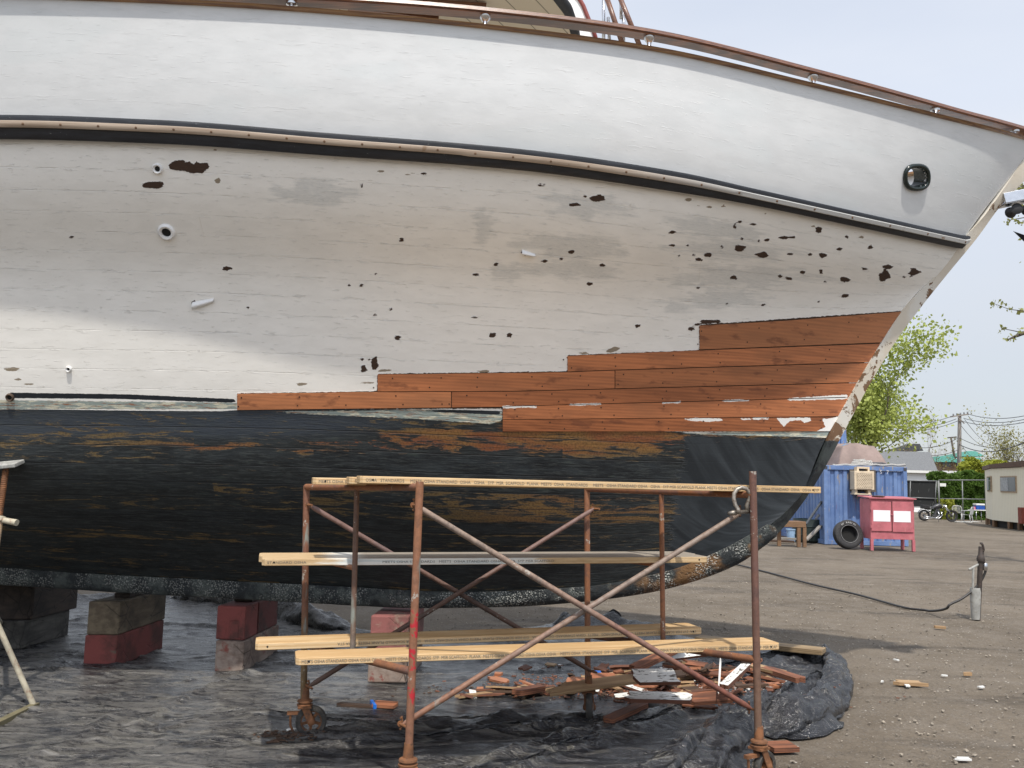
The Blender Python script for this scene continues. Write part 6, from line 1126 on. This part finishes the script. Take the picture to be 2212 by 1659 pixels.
# --- foliage
def leafmat(name,a,b,tr=.0):
    M=NM(name); n=M.noise(M.coord('Object'),1.1,4,.6); n2=M.noise(M.coord('Object'),14,2,.5); M.set(col=M.mix(M.mth('ADD',M.mth('MULTIPLY',n,.6),M.mth('MULTIPLY',n2,.4)),a,b),rough=.6,spec=.3)
    t=M.N.new('ShaderNodeBsdfTranslucent'); M.lk(M.mix(n,a,b),t.inputs[0]); mx=M.N.new('ShaderNodeMixShader'); mx.inputs[0].default_value=.35; M.t.links.new(M.b.outputs[0],mx.inputs[1]); M.t.links.new(t.outputs[0],mx.inputs[2]); M.t.links.new(mx.outputs[0],M.N['Material Output'].inputs[0]); return M.m
bark=simple('bark',(.085,.07,.055),.9,var=.4,scale=9,bump=.5,bd=.02); barkp=simple('pale_twig',(.20,.15,.13),.9,var=.25,scale=5)
def quads_at(P,size,r,flat=.0):
    n=len(P); d=r.standard_normal((n,3)); d/=np.linalg.norm(d,axis=1)[:,None]; a=np.cross(d,r.standard_normal((n,3))); a/=np.linalg.norm(a,axis=1)[:,None]; b=np.cross(d,a); s=size*(.5+r.random(n))[:,None]
    V=np.stack([P-a*s*.5,P+b*s*.36,P+a*s*.5,P-b*s*.36],1).reshape(-1,3); return V,np.arange(4*n).reshape(n,4)
def tree(name,base,H,label,leafm=None,nleaf=0,lsize=.12,spread=.5,seed=1,levels=4,trunk_r=.16,barkm=bark,fork=.28,lean=(0,0),clump=.35,cat='tree',grp=None,kids=4,twig=.0):
    r=np.random.default_rng(seed); t=thing(name,base,label,cat,grp); m=MB(); tips=[]
    def grow(p,d,L,rad,lv):
        n=5; pts=[p]; rs=[rad]; q=p.copy(); dd=d.copy()
        for i in range(n):
            dd=dd+r.standard_normal(3)*.12+np.array([0,0,.05]); dd/=np.linalg.norm(dd); q=q+dd*L/n; pts.append(q.copy()); rs.append(rad*(1-.55*(i+1)/n))
            if lv>=2: tips.append((q.copy(),lv))
        m.tube(pts,rs,8 if lv==0 else (6 if lv==1 else 4),cap=False)
        if lv<levels:
            for k in range(kids if lv else kids+1):
                i=r.integers(2 if lv else max(1,int(fork*n)),n+1); a=r.random()*6.283; e=np.cross(dd,np.array([math.cos(a),math.sin(a),.2])); e/=np.linalg.norm(e)+1e-9; nd=dd*(1-spread)+e*spread+np.array([0,0,.12]); nd/=np.linalg.norm(nd); grow(pts[i],nd,L*(.55+.2*r.random()),rs[i]*.6,lv+1)
    d0=np.array([lean[0],lean[1],1.]); grow(np.array(base,float),d0/np.linalg.norm(d0),H*.52,trunk_r,0)
    part('trunk',m,barkm,t,smooth=True)
    if leafm is not None:
        T=np.array([a for a,l in tips]); k=r.integers(0,len(T),nleaf); P=T[k]+r.standard_normal((nleaf,3))*clump*(.4+.6*r.random((nleaf,1))); P=P[P[:,2]>base[2]+.3]; V,Fq=quads_at(P,lsize,r); npmesh('crown',V,Fq,leafm,t,False)
    return t
spring=leafmat('spring_leaves',(.27,.33,.06),(.50,.55,.17)); bud=leafmat('budding_leaves',(.20,.19,.06),(.32,.30,.11)); hedgem=leafmat('hedge_leaves',(.035,.075,.014),(.13,.22,.035)); yel=leafmat('yellow_green_leaves',(.22,.27,.03),(.40,.40,.06))
tree('leafy_tree',zg(985,640,0)+np.array([0,0,0]) if False else np.array([gy(1884,1060,44)[0],44.,0]),8.3,'bright spring green tree behind the container and the stem',spring,17000,.165,.41,5,4,.17,fork=.32,clump=.5,kids=4)
tree('bare_tree',np.array([gy(Zx(1440),1060,95)[0],95.,0]),8.6,'bare pinkish tree left of the utility pole',bud,500,.2,.5,8,5,.2,barkm=barkp,fork=.3,kids=4)
tree('budding_tree',np.array([gy(Zx(2170),1060,78)[0],78.,0]),7.2,'budding yellow green tree above the cream hut',bud,2200,.15,.42,9,4,.2,fork=.3,clump=.7)
tree('budding_tree',np.array([gy(Zx(2020),1060,92)[0],92.,0]),6.5,'thin bare tree with few buds left of the budding tree',bud,300,.25,.5,12,4,.16,barkm=barkp,fork=.3)
tree('bare_tree',np.array([gy(Zx(1930),1060,98)[0],98.,0]),6,'thin bare sapling between the green roof and the budding tree',None,0,.2,.4,14,3,.12,barkm=barkp)
def hedge(name,a0,a1,b0,Y,dep,label,mats,n,ls,zb=0.,seed=3,lump=.35):
    r=np.random.default_rng(seed); P0,P1=zp(a0,900,Y),zp(a1,900,Y); zt=zp((a0+a1)/2,b0,Y)[2]; t=thing(name,((P0[0]+P1[0])/2,Y,zb),label,'hedge')
    x=r.uniform(P0[0],P1[0],n); u=r.random(n); z=zb+(zt-zb)*(1-r.random(n)**1.6*1.); top=1+lump*.5*fbm(x*.9+seed,x*0+seed,3); z=zb+(z-zb)*top; y=Y+dep*(.5-.5*np.sqrt(np.clip(1-((z-zb)/(zt*1.15-zb))**4,0,1)))+.35*fbm(x*1.1,z*1.1,3)+r.random(n)**2*dep*.6
    V,Fq=quads_at(np.stack([x,y,z],1),ls,r); npmesh('foliage',V,Fq,mats,t,False)
    m=MB()
    for k in range(14): xx=r.uniform(P0[0],P1[0]); m.tube([(xx,Y+dep*.6,zb),(xx+r.normal()*.2,Y+dep*.5,zb+(zt-zb)*.8)],[.05,.015],5)
    part('stem',m,bark,t); return t
hedge('hedge',1478,1900,700,57.6,1.6,'dense dark green hedge behind the chain link fence',hedgem,11000,.26)
hedge('yellow_bush',1745,2110,600,62.,2.5,'yellow green bush rising behind the hedge',yel,5500,.26,zb=1.5,seed=6,lump=.9)
hedge('weeds',1500,1640,915,56.8,.5,'weeds growing along the foot of the fence',yel,700,.2,seed=9)
# --- house, green roofed building, far house
sid=NM('white_siding'); M=sid; z=M.sep(M.coord('Object'))[2]; f=M.mth('FRACT',M.mth('MULTIPLY',z,5.)); M.set(col=M.mix(M.step(f,.9,.97),(.74,.75,.75),(.40,.41,.42)),rough=.6)
shg=simple('grey_shingles',(.145,.15,.155),.9,var=.22,scale=10,bump=.3)
ho=thing('white_house',zp(1350,700,77),'white sided house with a grey shingle roof behind the fence','house'); Yh2=75.
P,Q=zp(1050,668,Yh2),zp(1464,668,Yh2); ze=P[2]
m=MB(); m.box(((P[0]+Q[0])/2,Yh2+3.5,ze/2),(Q[0]-P[0],7,ze)); part('wall',m,sid.m,ho)
m=MB(); T0,T1=zp(1040,560,Yh2+3.8),zp(1424,520,Yh2+3.8); zr=T1[2]; e0=np.array([P[0]-1.5,Yh2-.4,ze]); e1_=np.array([zp(1490,668,Yh2-.4)[0],Yh2-.4,ze]); a0=np.array([T0[0]-1,Yh2+3.8,zr]);a1=np.array([T1[0],Yh2+3.8,zr]); b0=np.array([e0[0],Yh2+8,ze]); b1=np.array([e1_[0],Yh2+8,ze]); m.add([e0,e1_,a1,a0,b1,b0],[(0,1,2,3),(3,2,4,5),(1,4,2),(0,3,5)]); part('roof',m,shg,ho)
m=MB(); m.box(((e0[0]+e1_[0])/2,Yh2-.43,ze-.08),(e1_[0]-e0[0],.05,.2)); part('eave_trim',m,wpl,ho)
fh=thing('far_house',zp(1290,520,95),'dark roofed house peeping over the white house','house'); m=MB(); A=zp(1200,510,95);B=zp(1370,510,95); T=zp(1240,452,95);T2=zp(1340,452,95); m.add([A,B,T2,T,A+[0,6,0],B+[0,6,0]],[(0,1,2,3),(3,2,5,4),(0,3,4),(1,5,2)]); part('roof',m,simple('dark_shingles',(.07,.075,.08),.9),fh); m=MB(); m.box((A+B)/2+[0,3,-A[2]/2-.05],(B[0]-A[0]-.6,5.5,A[2]-.1)); part('wall',m,simple('grey_wall',(.3,.3,.31),.8),fh)
gb_=thing('green_roofed_building',zp(1650,640,128),'tan building with teal tiled roofs in the distance','building'); Yq=125.
teal=NM('teal_tiles'); M=teal; x=M.sep(M.coord('Object'))[0]; f=M.mth('FRACT',M.mth('MULTIPLY',x,1.6)); M.set(col=M.mix(M.step(f,.3,.7),(.012,.14,.10),(.04,.26,.19)),rough=.45)
tanw_=simple('tan_wall',(.30,.20,.11),.8,var=.3,scale=.6)
def wallz(a0,b0,a1,b1,Y,dep,mat,name): m=MB(); zbox(m,a0,b0,a1,b1,Y,dep); return part(name,m,mat,gb_)
w1=wallz(1475,600,1640,688,Yq+1,5,tanw_,'wall'); w2=wallz(1655,604,1850,688,Yq+2,6,simple('brown_wall',(.13,.085,.06),.8),'wall')
for (a0,b0,a1,b1) in ((1530,608,1548,640),(1556,608,1596,640),(1690,620,1740,660),(1770,620,1815,655)): m=MB(); zbox(m,a0,b0,a1,b1,Yq+.8,.1); part('window',m,simple('window_glass',(.10,.12,.14),.08,var=.1),gb_)
def hip(a0,a1,c0,c1,be,bt,Y,dep):
    m=MB(); A=zp(a0,be,Y);B=zp(a1,be,Y); T=zp(c0,bt,Y+dep/2);T2=zp(c1,bt,Y+dep/2); m.add([A,B,T2,T,A+[0,dep,0],B+[0,dep,0]],[(0,1,2,3),(3,2,5,4),(0,3,4),(1,5,2)]); part('roof',m,teal.m,gb_)
hip(1452,1640,1462,1620,602,556,Yq,8); hip(1672,1885,1730,1800,556,512,Yq+4,9); hip(1655,1870,1690,1840,608,566,Yq-1,7)
ww=thing('white_wall',zp(1630,700,110),'long low white wall in front of the teal roofed building','wall'); m=MB(); zbox(m,1462,682,1860,770,110,.4); part('wall',m,simple('white_render',(.70,.71,.72),.7,scale=.5),ww)
m=MB(); zbox(m,1466,716,1540,760,109.9,.05); part('green_band',m,simple('green_band',(.03,.12,.06),.7),ww)
# --- utility poles and lines
Yp=90.; up=thing('utility_pole',zp(1655,700,Yp),'tall grey wooden utility pole with a cross arm','utility pole'); pw=mat_wood('pole_wood',(.34,.31,.28),(.20,.18,.16),5,.9)
bx=zp(1656,690,Yp); tx=zp(1669,207,Yp); m=MB(); m.tube([(bx[0]-.03,Yp,0),tx],[.26,.16],12); part('pole',m,pw,up,smooth=50)
m=MB(); A,B=zp(1612,226,Yp-.2),zp(1740,208,Yp-.2); m.box((A+B)/2,(np.linalg.norm(B-A),.12,.14),frame(B-A)); m.box((A+B)/2+[0,.45,0],(np.linalg.norm(B-A),.12,.14),frame(B-A)); part('cross_arm',m,pw,up)
for k in range(5): m=MB(); p=A+(B-A)*(.04+.23*k); m.lathe(p+[0,0,.06],(0,0,1),[(.05,0),(.09,.06),(.05,.1),(.09,.16),(.04,.22)],10); part('insulator',m,simple('grey_ceramic',(.2,.2,.21),.3),up,smooth=True)
m=MB(); m.box((A+B)/2+[0,-.1,-.5],(.9,.08,.09),rotm(0,.8,0)); part('arm_brace',m,pw,up); m=MB(); p=zp(1655,560,Yp); m.tube([(p[0]-.1,Yp-.22,0),(p[0]-.05,Yp-.22,p[2])],.07,8); part('conduit',m,gal,up)
u2=thing('utility_pole',zp(1630,600,130),'thin dark utility pole farther away beside the tall one','utility pole'); m=MB(); A=zp(1597,398,130);B=zp(1650,690,130); m.tube([B,A],[.2,.13],8); part('pole',m,bark,u2,smooth=True); m=MB(); A,B=zp(1570,402,130),zp(1645,396,130); m.box((A+B)/2,(np.linalg.norm(B-A),.15,.18),frame(B-A)); part('cross_arm',m,bark,u2)
wirem=simple('wire_black',(.035,.035,.04),.5)
def wire(a,b,sag,label,r=.028,n=18):
    A=zp(*a);B=zp(*b); m=MB(); m.tube([A+(B-A)*t-np.array([0,0,sag*4*t*(1-t)]) for t in np.linspace(0,1,n)],r,4,cap=False); o=part('power_line',m,wirem,None,smooth=True); tag(o,label,'power line','power lines at the utility pole')
wire((1612,222,Yp),(1000,262,80),.5,'topmost wire left of the pole'); wire((1735,204,Yp),(2600,92,60),.8,'topmost wire right of the pole')
wire((1640,246,Yp),(1000,285,80),.6,'middle wire left of the pole'); wire((1700,240,Yp),(2600,122,60),.8,'middle wire right of the pole')
wire((1655,262,Yp),(1000,316,80),.6,'lowest long wire left of the pole'); wire((1680,262,Yp),(2600,150,60),.8,'lowest long wire right of the pole')
wire((1740,222,Yp),(2020,420,120),.6,'steep wire dropping right from the cross arm'); wire((1710,250,Yp),(1960,470,125),.6,'second steep wire dropping right below the cross arm'); wire((1672,290,Yp),(1900,480,125),.5,'third steep wire dropping right, nearest the pole')
wire((1664,400,Yp),(2300,410,75),.9,'sagging cable right of the pole at half height'); wire((1662,455,Yp),(2300,380,70),1.,'thick low cable right of the pole',.04); wire((1663,400,Yp),(1180,440,100),.8,'sagging cable left of the pole at half height'); wire((1662,500,Yp),(1180,470,100),.8,'low cable left of the pole'); wire((1690,470,Yp),(1780,560,125),.2,'short service wire down to the teal roofs')
# --- near twigs at the right edge, from a tree beyond the frame
twl=leafmat('twig_leaves',(.22,.24,.07),(.36,.36,.12)); tb_=gy(2420,1100,20); tt=thing('overhanging_tree',(tb_[0],20.,0),'budding branches reaching in at the right edge below the anchor','tree')
m=MB(); m.tube([(tb_[0],20,0),(tb_[0]-.1,20,4),(tb_[0]+.1,20,8.5)],[.22,.17,.08],10)
for b in ([(2420,620),(2300,690),(2212,672),(2180,668),(2145,655)],[(2420,660),(2300,720),(2212,719),(2163,709)],[(2420,500),(2300,420),(2212,402),(2180,410)],[(2420,500),(2300,480),(2212,470),(2176,476)],[(2212,402),(2195,425),(2190,445)],[(2212,719),(2190,728),(2175,735)]): m.tube([gy(x,y,20) for x,y in b],[.05,.03,.012,.008,.005][:len(b)],5,cap=False)
r=np.random.default_rng(6); PX=[]
for k in range(16):
    a=r.random()*6.28; z0=5.5+r.random()*3; L=.8+r.random()*1.1; A=np.array([tb_[0],20,z0]); B=A+np.array([math.cos(a)*L,math.sin(a)*L,.5+r.random()*1.2]); m.tube([A,(A+B)/2+[0,0,.15],B],[.05,.03,.01],5,cap=False); PX.append(B+r.standard_normal((45,3))*.35)
part('trunk',m,bark,tt,smooth=True)
r=np.random.default_rng(4); P=np.concatenate(PX+[np.array([gy(x,y,20+r.normal()*.1) for _ in range(9)])+r.standard_normal((9,3))*.045 for x,y in ((2146,655),(2163,657),(2182,668),(2164,709),(2175,735),(2190,728),(2182,408),(2196,402),(2208,398),(2205,412),(2192,430),(2178,476),(2196,472),(2207,480),(2206,670),(2208,716),(2210,440))])
V,Fq=quads_at(P,.085,r); npmesh('crown',V,Fq,twl,tt,False)
# ================================================================== LIGHT
W=bpy.data.worlds.new('World'); S.world=W; W.use_nodes=True; t=W.node_tree; N=t.nodes
EL=math.radians(59); AZ=math.radians(180)
sky=N.new('ShaderNodeTexSky'); sky.sky_type='NISHITA'; sky.sun_disc=False; sky.sun_elevation=EL; sky.sun_rotation=AZ; sky.air_density=1.; sky.dust_density=1.0; sky.ozone_density=1.2
bg=N['Background']; tc=N.new('ShaderNodeTexCoord'); mp_=N.new('ShaderNodeMapping'); mp_.inputs['Scale'].default_value=(1,1,3.2); nz=N.new('ShaderNodeTexNoise'); nz.inputs['Scale'].default_value=1.6; nz.inputs['Detail'].default_value=5
t.links.new(tc.outputs['Generated'],mp_.inputs[0]); t.links.new(mp_.outputs[0],nz.inputs['Vector'])
mr=N.new('ShaderNodeMapRange'); mr.inputs['From Min'].default_value=.3; mr.inputs['From Max'].default_value=.75; mr.inputs['To Min'].default_value=.64; mr.inputs['To Max'].default_value=.9; t.links.new(nz.outputs['Fac'],mr.inputs[0])
mx=N.new('ShaderNodeMix'); mx.data_type='RGBA'; t.links.new(mr.outputs[0],mx.inputs[0]); t.links.new(sky.outputs[0],mx.inputs[6]); mx.inputs[7].default_value=(4.3,4.45,4.75,1)
SD=Vector((.05,-math.cos(EL),math.sin(EL))).normalized()
dp=N.new('ShaderNodeVectorMath'); dp.operation='DOT_PRODUCT'; t.links.new(tc.outputs['Generated'],dp.inputs[0]); dp.inputs[1].default_value=SD
m2=N.new('ShaderNodeMapRange'); m2.interpolation_type='SMOOTHSTEP'; m2.inputs['From Min'].default_value=.45; m2.inputs['From Max'].default_value=1.; m2.inputs['To Min'].default_value=1.; m2.inputs['To Max'].default_value=1.7; t.links.new(dp.outputs['Value'],m2.inputs[0])
sc_=N.new('ShaderNodeVectorMath'); sc_.operation='SCALE'; t.links.new(mx.outputs[2],sc_.inputs[0]); t.links.new(m2.outputs[0],sc_.inputs['Scale'])   # bright hazy sky round the sun
sz=N.new('ShaderNodeSeparateXYZ'); t.links.new(tc.outputs['Generated'],sz.inputs[0]); m3=N.new('ShaderNodeMapRange'); m3.inputs['From Min'].default_value=0.; m3.inputs['From Max'].default_value=.38; m3.inputs['To Min'].default_value=.70; m3.inputs['To Max'].default_value=1.; t.links.new(sz.outputs[2],m3.inputs[0])
s2=N.new('ShaderNodeVectorMath'); s2.operation='SCALE'; t.links.new(sc_.outputs[0],s2.inputs[0]); t.links.new(m3.outputs[0],s2.inputs['Scale']); t.links.new(s2.outputs[0],bg.inputs[0]); bg.inputs[1].default_value=.135
sun=bpy.data.lights.new('sun','SUN'); so=bpy.data.objects.new('sun',sun); COL.objects.link(so); sun.energy=2.65; sun.angle=math.radians(1.2); sun.color=(1,.94,.85)
d=Vector((-.05,math.cos(EL),-math.sin(EL))); so.rotation_euler=d.to_track_quat('-Z','Y').to_euler(); so.location=(0,-5,12)
S.view_settings.view_transform='Standard'; S.view_settings.look='None'; S.view_settings.gamma=1; S.view_settings.exposure=.62
S.cycles.max_bounces=8; S.cycles.use_denoising=True
